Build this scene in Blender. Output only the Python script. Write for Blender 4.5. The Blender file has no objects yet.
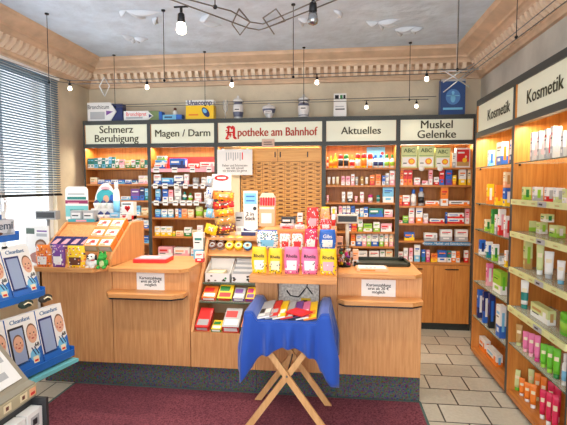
import bpy, bmesh, math, random
from mathutils import Vector, Matrix, Euler
random.seed(7)
C = bpy.context.scene.collection
PI = math.pi
R = math.radians
# ------------------------------------------------------------------ camera
W_, H_, F_ = 567, 425, 440.0
YAW, PITCH, CZ = R(6.8), R(-3.5), 1.6
FWD = Vector((-math.sin(YAW)*math.cos(PITCH), math.cos(YAW)*math.cos(PITCH), math.sin(PITCH)))
RGT = Vector((math.cos(YAW), math.sin(YAW), 0)); UPV = RGT.cross(FWD)
def ray(px, py): return FWD + RGT*((px-W_/2)/F_) + UPV*((H_/2-py)/F_)
def onY(px, py, Y):
    d = ray(px, py); t = Y/d.y; return Vector((d.x*t, Y, CZ+d.z*t))
def onX(px, py, X):
    d = ray(px, py); t = X/d.x; return Vector((X, d.y*t, CZ+d.z*t))
def onZ(px, py, Z):
    d = ray(px, py); t = (Z-CZ)/d.z; return Vector((d.x*t, d.y*t, Z))
cd = bpy.data.cameras.new('camera'); cam = bpy.data.objects.new('camera', cd); C.objects.link(cam)
cd.sensor_width = 36; cd.lens = 36*F_/W_; cd.clip_start = .05
cam.location = (0, 0, CZ)
cam.rotation_euler = Matrix((RGT, UPV, -FWD)).transposed().to_euler()
bpy.context.scene.camera = cam

# ------------------------------------------------------------------ materials
def lin(c):
    c = c/255
    return c/12.92 if c <= .04045 else ((c+.055)/1.055)**2.4
def col(r, g, b): return (lin(r), lin(g), lin(b), 1)
MATS = {}
def mat(name, rgb, rough=.5, metal=0, emit=0, alpha=None, trans=0, bump=0, bscale=60, vary=0, vscale=8, ecol=None):
    if name in MATS: return MATS[name]
    m = bpy.data.materials.new(name); m.use_nodes = True
    nt = m.node_tree; p = nt.nodes['Principled BSDF']
    p.inputs['Base Color'].default_value = col(*rgb)
    p.inputs['Roughness'].default_value = rough; p.inputs['Metallic'].default_value = metal
    if trans: p.inputs['Transmission Weight'].default_value = trans; p.inputs['IOR'].default_value = 1.15
    if alpha is not None: p.inputs['Alpha'].default_value = alpha
    if emit:
        p.inputs['Emission Color'].default_value = col(*(ecol or rgb)); p.inputs['Emission Strength'].default_value = emit
    tc = nt.nodes.new('ShaderNodeTexCoord')
    if vary:
        n = nt.nodes.new('ShaderNodeTexNoise'); n.inputs['Scale'].default_value = vscale; n.inputs['Detail'].default_value = 4
        nt.links.new(tc.outputs['Object'], n.inputs['Vector'])
        r = nt.nodes.new('ShaderNodeValToRGB')
        r.color_ramp.elements[0].position = .3; r.color_ramp.elements[1].position = .7
        r.color_ramp.elements[0].color = col(*[max(0, v*(1-vary)) for v in rgb]); r.color_ramp.elements[1].color = col(*[min(255, v*(1+vary)) for v in rgb])
        nt.links.new(n.outputs['Fac'], r.inputs['Fac']); nt.links.new(r.outputs['Color'], p.inputs['Base Color'])
    if bump:
        n2 = nt.nodes.new('ShaderNodeTexNoise'); n2.inputs['Scale'].default_value = bscale
        nt.links.new(tc.outputs['Object'], n2.inputs['Vector'])
        b = nt.nodes.new('ShaderNodeBump'); b.inputs['Strength'].default_value = bump; b.inputs['Distance'].default_value = .01
        nt.links.new(n2.outputs['Fac'], b.inputs['Height']); nt.links.new(b.outputs['Normal'], p.inputs['Normal'])
    MATS[name] = m
    return m
def wood(name, a, b, scale=(28, 28, 1.6), rough=.42):
    if name in MATS: return MATS[name]
    m = bpy.data.materials.new(name); m.use_nodes = True
    nt = m.node_tree; p = nt.nodes['Principled BSDF']; p.inputs['Roughness'].default_value = rough
    tc = nt.nodes.new('ShaderNodeTexCoord'); mp = nt.nodes.new('ShaderNodeMapping'); mp.inputs['Scale'].default_value = scale
    n = nt.nodes.new('ShaderNodeTexNoise'); n.inputs['Scale'].default_value = 2.2; n.inputs['Detail'].default_value = 6; n.inputs['Roughness'].default_value = .65
    r = nt.nodes.new('ShaderNodeValToRGB'); r.color_ramp.elements[0].position = .32; r.color_ramp.elements[1].position = .68
    r.color_ramp.elements[0].color = col(*a); r.color_ramp.elements[1].color = col(*b)
    nt.links.new(tc.outputs['Object'], mp.inputs['Vector']); nt.links.new(mp.outputs['Vector'], n.inputs['Vector'])
    nt.links.new(n.outputs['Fac'], r.inputs['Fac']); nt.links.new(r.outputs['Color'], p.inputs['Base Color'])
    MATS[name] = m
    return m
# letter palette for packages: colour, word
PAL = {'W': ((236,234,230),'white'), 'C': ((236,222,186),'cream'), 'T': ((24,128,120),'teal'), 'B': ((40,100,190),'blue'), 'L': ((120,190,225),'light blue'),
       'N': ((30,42,100),'navy'), 'R': ((214,40,40),'red'), 'O': ((240,130,40),'orange'), 'P': ((238,170,180),'pink'), 'M': ((200,40,120),'magenta'),
       'G': ((40,130,60),'green'), 'H': ((150,200,60),'lime green'), 'Y': ((250,205,30),'yellow'), 'K': ((32,32,36),'black'), 'S': ((176,178,180),'silver grey'),
       'V': ((120,70,150),'violet'), 'A': ((190,150,90),'tan'), 'E': ((242,178,135),'peach'), 'D': ((104,58,40),'brown'), 'I': ((208,216,150),'pale lime'),
       'Q': ((232,120,165),'rose pink'), 'Z': ((220,40,85),'raspberry red'), 'F': ((104,190,40),'bright green')}
def P(l): return mat('print_'+PAL[l][1].replace(' ', '_'), PAL[l][0], .38)
cw = wood('counter_wood', (200,134,80), (226,168,110))
cwd = wood('counter_wood_horizontal', (200,132,72), (226,164,100), (1.6, 28, 28))
sw = wood('shelf_wood', (186,112,46), (214,146,70))
swd = wood('shelf_wood_horizontal', (172,100,42), (202,132,62), (1.6, 28, 28))
drw = wood('drawer_wood', (212,148,72), (232,176,94), (1.6, 28, 28))
ply = wood('pale_leg_wood', (214,158,98), (236,186,128), (20, 20, 2))
slate = mat('slate_frame', (58,62,60), .5)
dark = mat('dark_metal', (40,40,42), .4, .6)
black = mat('black_plastic', (22,22,24), .4)
steel = mat('steel_wire', (120,120,120), .35, .9)
paper = mat('paper', (235,232,228), .7)
ink = mat('ink', (30,30,34), .7)
inkred = mat('red_ink', (226,26,30), .6)
signp = mat('sign_panel_cream', (226,227,204), .35, emit=.08, ecol=(255,250,220))
signi = mat('sign_lettering_olive', (62,58,28), .6)
signr = mat('sign_lettering_rust', (176,58,26), .6)
glass = mat('shelf_glass', (206,226,212), .08, alpha=.38)
white = mat('white_lacquer', (238,238,236), .4)
skin = mat('printed_skin', (222,170,140), .6)
brown = mat('printed_hair', (120,84,60), .7)

# ------------------------------------------------------------------ mesh building
class MB:
    def __init__(s): s.v = []; s.f = []; s.mi = []; s.mats = []; s.smooth = []
    def m(s, material):
        if material not in s.mats: s.mats.append(material)
        return s.mats.index(material)
    def face(s, pts, material, smooth=False):
        b = len(s.v); s.v += [tuple(p) for p in pts]; s.f.append(list(range(b, b+len(pts)))); s.mi.append(s.m(material)); s.smooth.append(smooth)
    def box(s, x0, x1, y0, y1, z0, z1, material, front=None, M=None, top=None, left=None, right=None):
        b = len(s.v)
        vs = [(x0,y0,z0),(x1,y0,z0),(x1,y1,z0),(x0,y1,z0),(x0,y0,z1),(x1,y0,z1),(x1,y1,z1),(x0,y1,z1)]
        if M is not None: vs = [tuple(M @ Vector(v)) for v in vs]
        s.v += vs
        fm = s.m(front) if front else s.m(material); mm = s.m(material)
        tm = s.m(top) if top else mm; lm = s.m(left) if left else mm; rm = s.m(right) if right else mm
        for q, k in (((0,1,5,4),fm),((1,2,6,5),rm),((2,3,7,6),mm),((3,0,4,7),lm),((4,5,6,7),tm),((3,2,1,0),mm)):
            s.f.append([b+i for i in q]); s.mi.append(k); s.smooth.append(False)
    def grid(s, rows, material, closed=False, smooth=True, pick=None):
        b = len(s.v); n = len(rows[0])
        for r in rows: s.v += [tuple(p) for p in r]
        for i in range(len(rows)-1):
            for j in range(n if closed else n-1):
                k = (j+1) % n
                s.f.append([b+i*n+j, b+i*n+k, b+(i+1)*n+k, b+(i+1)*n+j])
                s.mi.append(s.m(pick(i, j) if pick else material)); s.smooth.append(smooth)
    def lathe(s, prof, material, seg=14, c=(0,0,0), M=None, sy=1, pick=None):
        rows = []
        for r, z in prof:
            rows.append([Vector((c[0]+r*math.cos(2*PI*k/seg), c[1]+sy*r*math.sin(2*PI*k/seg), c[2]+z)) for k in range(seg)])
        if M is not None: rows = [[M @ p for p in r] for r in rows]
        s.grid(rows, material, True, True, (lambda i, j: pick(i)) if pick else None)
        if prof[0][0] > 1e-4: s.face(list(reversed(rows[0])), pick(0) if pick else material)
        if prof[-1][0] > 1e-4: s.face(rows[-1], pick(len(prof)-2) if pick else material)
    def ball(s, c, r, material, seg=12, M=None):
        r = r if isinstance(r, tuple) else (r, r, r)
        rows = []
        for i in range(0, seg//2+1):
            a = -PI/2+PI*i/(seg//2)
            rows.append([Vector((c[0]+max(1e-5, math.cos(a))*r[0]*math.cos(2*PI*k/seg), c[1]+max(1e-5, math.cos(a))*r[1]*math.sin(2*PI*k/seg), c[2]+r[2]*math.sin(a))) for k in range(seg)])
        if M is not None: rows = [[M @ p for p in q] for q in rows]
        s.grid(rows, material, True)
    def tube(s, path, r, material, seg=8):
        rows = []
        path = [Vector(p) for p in path]
        for i, p in enumerate(path):
            d = (path[min(i+1, len(path)-1)]-path[max(i-1, 0)]).normalized()
            u = d.cross(Vector((0,0,1)))
            if u.length < 1e-3: u = Vector((1,0,0))
            u.normalize(); w = d.cross(u)
            rows.append([p+u*r*math.cos(2*PI*k/seg)+w*r*math.sin(2*PI*k/seg) for k in range(seg)])
        s.grid(rows, material, True); s.face(list(reversed(rows[0])), material); s.face(rows[-1], material)
    def prism(s, poly, a0, a1, axis, material, side=None):
        # poly: 2-D outline; axis 'x': (y,z), 'y': (x,z), 'z': (x,y)
        def mk(p, a): return {'x': (a, p[0], p[1]), 'y': (p[0], a, p[1]), 'z': (p[0], p[1], a)}[axis]
        n = len(poly); A = [mk(p, a0) for p in poly]; B = [mk(p, a1) for p in poly]
        s.face(A, material); s.face(list(reversed(B)), material)
        for i in range(n):
            j = (i+1) % n
            s.face([A[i], B[i], B[j], A[j]], side or material)
    def disc(s, c, rx, rz, y, material, seg=14, M=None):
        pts = [Vector((c[0]+rx*math.cos(2*PI*k/seg), y, c[1]+rz*math.sin(2*PI*k/seg))) for k in range(seg)]
        if M is not None: pts = [M @ p for p in pts]
        s.face(pts, material)
    def rect(s, x0, x1, z0, z1, y, material, M=None):
        pts = [Vector((x0,y,z0)), Vector((x1,y,z0)), Vector((x1,y,z1)), Vector((x0,y,z1))]
        if M is not None: pts = [M @ p for p in pts]
        s.face(pts, material)
    def build(s, name, parent=None, loc=(0,0,0), rot=(0,0,0), fix=True, bevel=0):
        me = bpy.data.meshes.new(name); me.from_pydata(s.v, [], s.f)
        for m_ in s.mats: me.materials.append(m_)
        me.polygons.foreach_set('material_index', s.mi); me.polygons.foreach_set('use_smooth', s.smooth)
        if fix:
            bm = bmesh.new(); bm.from_mesh(me); bmesh.ops.remove_doubles(bm, verts=bm.verts, dist=1e-6)
            bmesh.ops.recalc_face_normals(bm, faces=bm.faces); bm.to_mesh(me); bm.free()
        me.update()
        o = bpy.data.objects.new(name, me); C.objects.link(o); o.location = loc; o.rotation_euler = rot
        if parent: o.parent = parent
        if bevel:
            b = o.modifiers.new('bevel', 'BEVEL'); b.width = bevel; b.segments = 2; b.limit_method = 'ANGLE'
        return o
def tag(o, label, cat, group=None, kind=None):
    if len(label.split()) > 15: label = label.replace('tall narrow', 'slim').replace('flat wide', 'wide').replace('silver grey', 'grey')
    if len(label.split()) > 16: label = label.replace(' and ', ', ', 1)
    o['label'] = label; o['category'] = cat
    if group: o['group'] = group
    if kind: o['kind'] = kind
    return o
def thing(name, label, cat, loc=(0,0,0), rz=0, group=None, rot=None):
    o = bpy.data.objects.new(name, None); C.objects.link(o); o.location = loc; o.rotation_euler = rot or (0, 0, rz)
    o.empty_display_size = .05
    return tag(o, label, cat, group)
def struct(o): o['kind'] = 'structure'; return o
TEXTS = {}
def lettering(s, size, material, parent, loc, rot=(PI/2, 0, 0), name='lettering', ext=.0006, align='CENTER', sx=1, bold=0):
    fc = bpy.data.curves.new('t', 'FONT'); fc.body = s; fc.size = size; fc.extrude = ext; fc.align_x = align; fc.align_y = 'CENTER'
    fc.resolution_u = 3; fc.space_line = .82
    t = bpy.data.objects.new('t', fc); C.objects.link(t)
    dg = bpy.context.evaluated_depsgraph_get()
    me = bpy.data.meshes.new_from_object(t.evaluated_get(dg)); bpy.data.objects.remove(t); bpy.data.curves.remove(fc)
    me.materials.clear(); me.materials.append(material)
    if bold:
        bm = bmesh.new(); bm.from_mesh(me)
        g2 = bmesh.ops.duplicate(bm, geom=bm.verts[:]+bm.edges[:]+bm.faces[:])
        dv = [v for v in g2['geom'] if isinstance(v, bmesh.types.BMVert)]
        bmesh.ops.translate(bm, verts=dv, vec=(bold*2.2, bold*.6, ext*.3)); bm.to_mesh(me); bm.free()
    o = bpy.data.objects.new(name, me); C.objects.link(o); o.location = loc; o.rotation_euler = rot; o.scale = (sx, 1, 1)
    if parent: o.parent = parent
    return o
ORD = ['zeroth','first','second','third','fourth','fifth','sixth','seventh','eighth','ninth','tenth','eleventh','twelfth','thirteenth','fourteenth','fifteenth','sixteenth','seventeenth','eighteenth']

# ------------------------------------------------------------------ packages
def product(kind, w, d, h, cols, sheer=0):
    """builds one package standing at the origin, front towards -Y; returns its root object"""
    A = P(cols[0]); B = P(cols[1]) if len(cols) > 1 else P(cols[0]); T3 = P(cols[2]) if len(cols) > 2 else (ink if cols[0] not in 'KN' else P('W'))
    e = .0006
    if kind == 'b':
        m = MB(); zs = h*.38 if len(cols) > 1 else 0
        hw = w/2
        if zs: m.box(-hw, hw, 0, d, 0, zs, B)
        m.box(-hw, hw, 0, d, zs, h, A)
        # printed title, small print and the tuck-flap seam
        tz = h*.72
        if w > h*1.1:
            m.rect(-hw*.8, hw*.25, h*.55, h*.74, -e, T3); m.rect(hw*.45, hw*.8, h*.25, h*.75, -e, B if len(cols) > 1 else T3)
            m.rect(-hw*.8, 0, h*.3, h*.38, -e, ink)
        else:
            m.rect(-hw*.72, hw*.72, tz, tz+h*.09, -e, T3); m.rect(-hw*.72, hw*.3, tz-h*.1, tz-h*.06, -e, ink)
            m.rect(-hw*.5, hw*.5, h*.16, h*.3, -e, A if len(cols) > 1 else T3)
        m.rect(-hw*.98, hw*.98, h*.965, h*.972, -e, P('S'))
        m.box(-hw*.92, hw*.92, d*.03, d*.2, h, h+.0012, A)
        m.face([(hw+e, d*.3, h*.2), (hw+e, d*.7, h*.2), (hw+e, d*.7, h*.8), (hw+e, d*.3, h*.8)], T3)
        return m.build('carton', fix=False)
    root = bpy.data.objects.new({'o':'bottle','t':'tube','j':'jar','c':'spray_bottle'}[kind], None); C.objects.link(root)
    r = w/2; sy = min(1, d/w) if w else 1
    if kind == 'o':
        hc = min(h*.26, .05); hb = h-hc
        m = MB(); m.lathe([(r*.92,0),(r,hb*.04),(r,hb*.2),(r*1.004,hb*.2),(r*1.004,hb*.62),(r,hb*.62),(r,hb*.8),(r*.86,hb*.9),(r*.5,hb*.97),(r*.5,hb)], B, 14, sy=sy, pick=lambda i: (T3 if len(cols) > 2 else P('W')) if i in (3,) else B)
        m.build('body', root)
        m = MB(); m.lathe([(r*.56,0),(r*.6,hc*.1),(r*.56,hc*.85),(r*.45,hc)], A, 12, c=(0,0,hb), sy=sy); m.build('cap', root)
    elif kind == 'c':
        hb = h*.62
        m = MB(); m.lathe([(r*.95,0),(r,hb*.05),(r,hb*.25),(r*1.004,hb*.25),(r*1.004,hb*.75),(r,hb*.75),(r,hb*.9),(r*.7,hb)], B, 14, sy=sy, pick=lambda i: T3 if i == 3 else B); m.build('body', root)
        m = MB(); m.lathe([(r*.72,0),(r*.62,h*.08),(r*.3,h*.2),(r*.2,h*.36),(r*.12,h*.38)], A, 12, c=(0,0,hb), sy=sy); m.build('nozzle_cap', root)
    elif kind == 'j':
        hb = h*.68
        m = MB(); m.lathe([(r*.95,0),(r,hb*.06),(r,hb*.2),(r*1.005,hb*.2),(r*1.005,hb*.85),(r,hb*.85),(r*.95,hb)], B, 16, sy=sy, pick=lambda i: T3 if (i == 3 and len(cols) > 2) else B); m.build('body', root)
        m = MB(); m.lathe([(r*1.02,0),(r*1.03,h*.05),(r*.98,h*.24),(r*.75,h*.31),(r*.2,h*.32)], A, 16, c=(0,0,hb), sy=sy); m.build('lid', root)
    elif kind == 't':
        hc = h*.16
        m = MB(); rows = []
        for i in range(7):
            f = i/6; z = hc+(h-hc)*f
            ry = max(.0012, d/2*(1-f)**.7) if f > .02 else d/2*.95; rx = r*(.86+.14*f)
            rows.append([(rx*math.cos(2*PI*k/14), ry*math.sin(2*PI*k/14), z) for k in range(14)])
        m.grid(rows, A, True, True, lambda i, j: T3 if (len(cols) > 2 and i in (1, 2) and j > 6) else (P('C') if i == 3 and j in (9, 10, 11) else A))
        m.face(rows[-1], A); m.face(list(reversed(rows[0])), A); m.build('body', root)
        m = MB(); m.lathe([(r*.7,0),(r*.74,hc*.1),(r*.74,hc)], B, 12, sy=min(1, d/w)); m.build('cap', root)
    return root
KN = {'b': 'box', 'o': 'bottle', 't': 'tube', 'j': 'pot', 'c': 'spray bottle'}
def look(kind, w, h, cols):
    s = []
    if kind == 'b':
        if h > 2.2*w: s.append('tall narrow')
        elif w > 2*h: s.append('flat wide')
        elif h > .15: s.append('large')
        elif h < .07: s.append('small')
    cs = []
    for l in (cols[:2] if kind != 'o' else [cols[1], cols[0]]):
        n = PAL[l][1]
        if n not in cs: cs.append(n)
    if kind in 'oj' and len(cs) > 1 and kind == 'o': s.append(cs[0]+' bottle with '+cs[1]+' cap'); return ' '.join(s)
    s.append(' and '.join(cs)); s.append(KN[kind])
    return ' '.join(s)
def parse(txt):
    for ln in txt.strip().split('\n'):
        t = ln.split()
        if t: yield float(t[0]), float(t[1]), float(t[2]), t[3], t[4], [float(a[1:]) for a in t[5:] if a[0] == '@']
SHELVES = {}
def fill_back(unit, shelf, zt, txt, Y=4.985):
    """packages standing on one shelf of a back-wall unit"""
    items = list(parse(txt)); base_order = sorted(items, key=lambda t: t[0]+t[1])
    for it in items:
        x0, x1, yt, kind, cols, at = it
        a = onY(x0, 200, Y).x; b = onY(x1, 200, Y).x; xm = (x0+x1)/2
        k_ = max(j for j in range(5) if UX[j] < (a+b)/2); a = max(a, UX[k_]+.026); b = min(b, UX[k_+1]-.026)
        z0 = onY(xm, at[0], Y).z if at else zt
        h = max(.02, onY(xm, yt, Y).z-z0)
        up = [q for q in SHELVES.get(unit, []) if q > zt+.01]
        if up: h = min(h, min(up)-.0225-z0)
        w = (b-a)*.96
        d = max(.03, min(.13, w*.55)) if kind == 'b' else min(w, .07)
        o = product(kind, w, d, h, cols)
        o.location = ((a+b)/2, Y+(d/2 if kind != 'b' else 0)+random.uniform(0, .006), z0+.0005)
        n = base_order.index(it)+1
        tag(o, '%s, %s from left on %s, %s unit' % (look(kind, w, h, cols), ORD[n], shelf, unit), KN[kind], 'packages on the %s of the %s unit' % (shelf, unit))
def fill_right(unit, shelf, zt, txt, X=1.30):
    items = list(parse(txt)); order = sorted(items, key=lambda t: t[0]+t[1]); ends = {}
    for it in items:
        x0, x1, yt, kind, cols, at = it
        d = .05
        yf = onX(x0, 200, X).y; yn = onX(x1, 200, X+d).y
        if yf-yn < .035: yn = yf-.035
        xm = (x0+x1)/2; lo_, hi_ = (3.411, 4.285) if xm < 514 else (2.537, 3.411)
        yf = min(yf, hi_-.027); yn = max(yn, lo_+.027)
        if kind in 'tojc': d = min(.05, yf-yn)
        xm = (x0+x1)/2; ym = (yf+yn)/2
        z0 = onX(xm, at[0], X).z if at else zt
        h = max(.03, onX(x0 if yt > 186 else xm, yt, X).z-z0 if kind == 'b' else onX(xm, yt, X+d/2).z-z0); w = (yf-yn)*.96
        if kind == 't': w = min(.075, (x1-x0)*.97/F_*ym/.95); d = min(.034, w*.6)
        o = product(kind, w, d, h, cols)
        o.rotation_euler = (0, 0, -PI/2)
        if kind == 't': o.rotation_euler = (0, 0, R(-38+random.uniform(-6, 6)))
        o.location = (X+(d/2 if kind != 'b' else 0)+(at[1] if len(at) > 1 else 0), ym, z0+.0005)
        n = order.index(it)+1
        tag(o, '%s, %s from left on %s, %s unit' % (look(kind, w, h, cols), ORD[n], shelf, unit), KN[kind], 'packages on the %s of the %s unit' % (shelf, unit))

# ------------------------------------------------------------------ the room
CEIL, XL, XR, YB, YN = 3.09, -3.08, 1.61, 5.26, -0.9
plaster = mat('wall_plaster', (214,200,174), .85, bump=.25, bscale=40, vary=.06, vscale=3)
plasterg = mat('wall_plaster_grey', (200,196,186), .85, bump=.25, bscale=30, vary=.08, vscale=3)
ceilm = mat('ceiling_plaster', (206,222,238), .9, bump=.8, bscale=14, vary=.05, vscale=5)
m = MB(); m.box(XL, XR, YB, YB+.1, 0, CEIL+.1, plaster); struct(m.build('wall_back'))
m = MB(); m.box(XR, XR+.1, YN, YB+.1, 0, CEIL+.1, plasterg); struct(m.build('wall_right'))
WY0, WY1, WZ0, WZ1 = 2.3, 4.56, .95, 2.76
m = MB()
m.box(XL-.25, XL, WY1, YB+.1, 0, CEIL+.1, plaster); m.box(XL-.25, XL, YN, WY0, 0, CEIL+.1, plaster)
m.box(XL-.25, XL, WY0, WY1, 0, WZ0, plaster); m.box(XL-.25, XL, WY0, WY1, WZ1, CEIL+.1, plaster)
struct(m.build('wall_left'))
m = MB(); m.box(XL-.25, XR+.1, YN, YB+.1, CEIL, CEIL+.1, ceilm); struct(m.build('ceiling'))
# tiled floor
fm = bpy.data.materials.new('floor_tiles'); fm.use_nodes = True; nt = fm.node_tree; p = nt.nodes['Principled BSDF']
tc = nt.nodes.new('ShaderNodeTexCoord'); br = nt.nodes.new('ShaderNodeTexBrick')
br.inputs['Scale'].default_value = 1; br.inputs['Brick Width'].default_value = .30; br.inputs['Row Height'].default_value = .25
br.inputs['Mortar Size'].default_value = .006; br.inputs['Mortar Smooth'].default_value = .1; br.inputs['Bias'].default_value = 0
br.inputs['Color1'].default_value = col(186,180,164); br.inputs['Color2'].default_value = col(202,196,180); br.inputs['Mortar'].default_value = col(70,66,58)
ns = nt.nodes.new('ShaderNodeTexNoise'); ns.inputs['Scale'].default_value = 40; ns.inputs['Detail'].default_value = 4
mx = nt.nodes.new('ShaderNodeMixRGB'); mx.blend_type = 'OVERLAY'; mx.inputs['Fac'].default_value = .18
nt.links.new(tc.outputs['Object'], br.inputs['Vector']); nt.links.new(tc.outputs['Object'], ns.inputs['Vector'])
nt.links.new(br.outputs['Color'], mx.inputs['Color1']); nt.links.new(ns.outputs['Fac'], mx.inputs['Color2'])
nt.links.new(mx.outputs['Color'], p.inputs['Base Color']); p.inputs['Roughness'].default_value = .3
m = MB(); m.box(XL-.25, XR+.1, YN, YB+.1, -.1, 0, fm); struct(m.build('floor'))
# cornice on three sides, dentils inside each run
tanp = mat('cornice_paint', (212,182,152), .7, bump=.15, bscale=50, vary=.07, vscale=6)
tand = mat('cornice_paint_pale', (236,214,188), .7)
prof = [(0,2.80),(.035,2.80),(.04,2.825),(.055,2.84),(.06,2.855),(.075,2.86),(.08,2.875),(.085,2.935),(.16,2.945),(.165,2.965),(.19,2.985),(.215,2.99),(.22,3.01),(.29,3.04),(.325,3.055),(.335,3.075),(.35,3.089)]
def corn(side):
    m = MB(); rows = []
    for d, z in prof:
        if side == 'back': rows.append([(XL+d, YB-d, z), (XR-d, YB-d, z)])
        elif side == 'left': rows.append([(XL+d, YN, z), (XL+d, YB-d, z)])
        else: rows.append([(XR-d, YN, z), (XR-d, YB-d, z)])
    m.grid(rows, tanp, smooth=False)
    step = .084
    a, b = (XL+.14, XR-.14) if side == 'back' else (.3, YB-.14)
    n = int((b-a)/step)
    for i in range(n):
        c = a+step*(i+.5); hw = .021
        pol = [(.06,2.85),(.085,2.845),(.15,2.90),(.165,2.945),(.08,2.945)]
        for s0, s1 in ((c-hw, c+hw),):
            if side == 'back': m.prism([(YB-d, z) for d, z in pol], s0, s1, 'x', tand)
            elif side == 'left': m.prism([(XL+d, z) for d, z in pol], s0, s1, 'y', tand)
            else: m.prism([(XR-d, z) for d, z in pol], s0, s1, 'y', tand)
    return struct(m.build('trim_'+side))
for s in ('back', 'left', 'right'): corn(s)
# stucco reliefs on the ceiling
stucco = mat('stucco', (212,222,232), .9)
def leaf(m, c, ang, ln, wd, curl=.5):
    rows = []
    for i in range(9):
        t = i/8; a = ang+curl*t*t
        x = c[0]+ln*t*math.cos(ang+curl*t*.5); y = c[1]+ln*t*math.sin(ang+curl*t*.5)
        w = wd*.75*math.sin(PI*min(.98, t*.9+.08)); nx, ny = -math.sin(a), math.cos(a)
        rows.append([(x+nx*w*s, y+ny*w*s, CEIL-.002-.045*(1-s*s)*math.sin(PI*min(.97, t+.05))) for s in (-1,-.5,0,.5,1)])
    m.grid(rows, stucco)
for k, (pts, specs) in enumerate([((126,10),[(.2,.30,.03,.1),(.5,.22,.03,1.4),(2.9,.12,.03,-1)]), ((134,37),[(.1,.14,.03,1),(1.2,.16,.035,1.2),(2.4,.16,.035,-1),(3.6,.14,.03,1)]),
                                  ((157,17),[(2.6,.16,.03,-1.4)]), ((200,20),[(.6,.22,.025,.3),(5.4,.2,.025,.2)]), ((298,18),[(1.2,.2,.03,.4),(.2,.14,.03,.9)]), ((334,10),[(.4,.18,.03,2)]),
                                  ((378,22),[(.2,.22,.03,.6),(-.6,.2,.03,.8),(.9,.2,.03,.8),(3.0,.12,.03,1)]), ((395,29),[(.1,.24,.03,.5),(-.5,.2,.028,.6),(.8,.2,.028,.6)]), ((409,28),[(.3,.16,.026,1.6),(-.4,.14,.02,1)])]):
    c = onZ(pts[0], pts[1], CEIL); m = MB()
    for a, l, w, cu in specs: leaf(m, (c.x, c.y), a, l, w, cu)
    struct(m.build('trim_%d' % (k+1), fix=False))
# window: frames, sill, panes, blind
wf = mat('window_paint', (236,238,240), .35)
m = MB(); x0 = XL-.12; x1 = XL-.05
for y in (WY0, 3.06, 3.78, WY1-.07): m.box(x0, x1, y, y+.07, WZ0, WZ1, wf)
for z in (WZ0, WZ1-.07): m.box(x0, x1, WY0, WY1, z, z+.07, wf)
win = struct(m.build('window_1'))
m = MB()
pane = mat('window_pane', (235,244,250), .3, alpha=.35)
m.box(XL-.09, XL-.085, WY0+.02, WY1-.02, WZ0+.02, WZ1-.02, pane); m.build('pane', win)
m = MB(); m.box(XL-.04, XL-.02, 3.79, 3.83, 1.36, 1.48, wf); m.box(XL-.05, XL, 3.80, 3.82, 1.44, 1.46, wf); m.build('handle', win)
m = MB(); m.box(XL-.1, XL+.06, WY0-.03, WY1+.03, WZ0-.04, WZ0, wf); m.build('sill', win)
bl = thing('window_blind', 'grey blue slatted blind lowered over the window on the left wall', 'blind', (XL+.06, 3.45, 1.49))
slatm = mat('blind_slat', (84,108,124), .5)
m = MB(); nsl = 50; hh = 2.74-1.49
for i in range(nsl):
    z = .02+hh*i/nsl
    m.face([(-.010, -1.12, z-.006), (-.010, 1.09, z-.006), (.010, 1.09, z+.007), (.010, -1.12, z+.007)], slatm)
m.build('slats', bl, fix=False)
m = MB(); m.box(-.013, .013, -1.13, 1.10, 0, .02, dark); m.build('bottom_rail', bl)
m = MB(); m.box(-.02, .02, -1.13, 1.10, hh, hh+.03, white); m.build('head_rail', bl)
m = MB()
for y in (-.6, .2, .95): m.tube([(.014, y, 0), (.014, y, hh)], .0015, white, 5)
m.build('ladder_cord', bl)

# ------------------------------------------------------------------ back wall units
YF, YBK = 4.95, 5.245
UX = [-2.985, -2.172, -1.369, -.136, .669, 1.474]
def header(u, x0, x1, sign_z=(2.09, 2.315), rust=False):
    m = MB(); m.box(x0+.022, x1-.022, 0, .05, 2.315, 2.362, slate); m.box(x0+.022, x1-.022, 0, .05, 2.045, 2.09, slate)
    m.box(x0+.022, x1-.022, .05, .28, 2.345, 2.36, slate); m.build('header_frame', u)
    m = MB(); m.box(x0+.024, x1-.024, .012, .05, *sign_z, signp); return m.build('sign_panel', u)
def unit(i, word, label, shelves, doors=True, sign=None):
    x0, x1 = UX[i], UX[i+1]; w = x1-x0
    u = thing('shelf_unit', label, 'shelf unit', (x0, YF, 0), 0, 'shelf units on the back wall')
    for a in (0, w-.022):
        m = MB(); m.box(a, a+.022, 0, .29, .08, 2.362, sw, front=slate); m.build('upright', u)
    m = MB(); m.box(.022, w-.022, .27, .285, .08, 2.345, sw); m.build('back_panel', u)
    sp = header(u, 0, w)
    n = len(sign)
    for k, t in enumerate(sign):
        lettering(t, .122 if n == 2 else .116, signi, sp, (w/2, .0085, 2.2025+(.052 if n == 2 and k == 0 else -.052 if n == 2 else 0)), bold=.002)
    for z in shelves:
        m = MB(); m.box(.022, w-.022, .005, .27, z-.02, z, swd); m.build('shelf', u)
    m = MB(); m.box(.022, w-.022, .012, .27, .08, .735, sw); m.box(.022, w-.022, -.01, .27, .735, .757, swd); m.build('base_cabinet', u)
    for a, b in ((.024, w/2-.003), (w/2+.003, w-.024)):
        m = MB(); m.box(a, b, -.006, .011, .085, .728, sw); d = m.build('door', u)
        m = MB(); c = (a+b)/2; m.box(c-.07, c+.07, -.012, -.006, .68, .69, dark); m.tube([(c-.07,-.016,.685),(c+.07,-.016,.685)], .004, dark, 6); m.build('handle', d)
    m = MB(); m.box(0, w, .03, .28, 0, .08, mat('plinth_green_black', (36,44,42), .6)); m.build('plinth', u)
    return u
def zs(x, ys): return [onY(x, y, YF+.01).z for y in ys]
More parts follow.
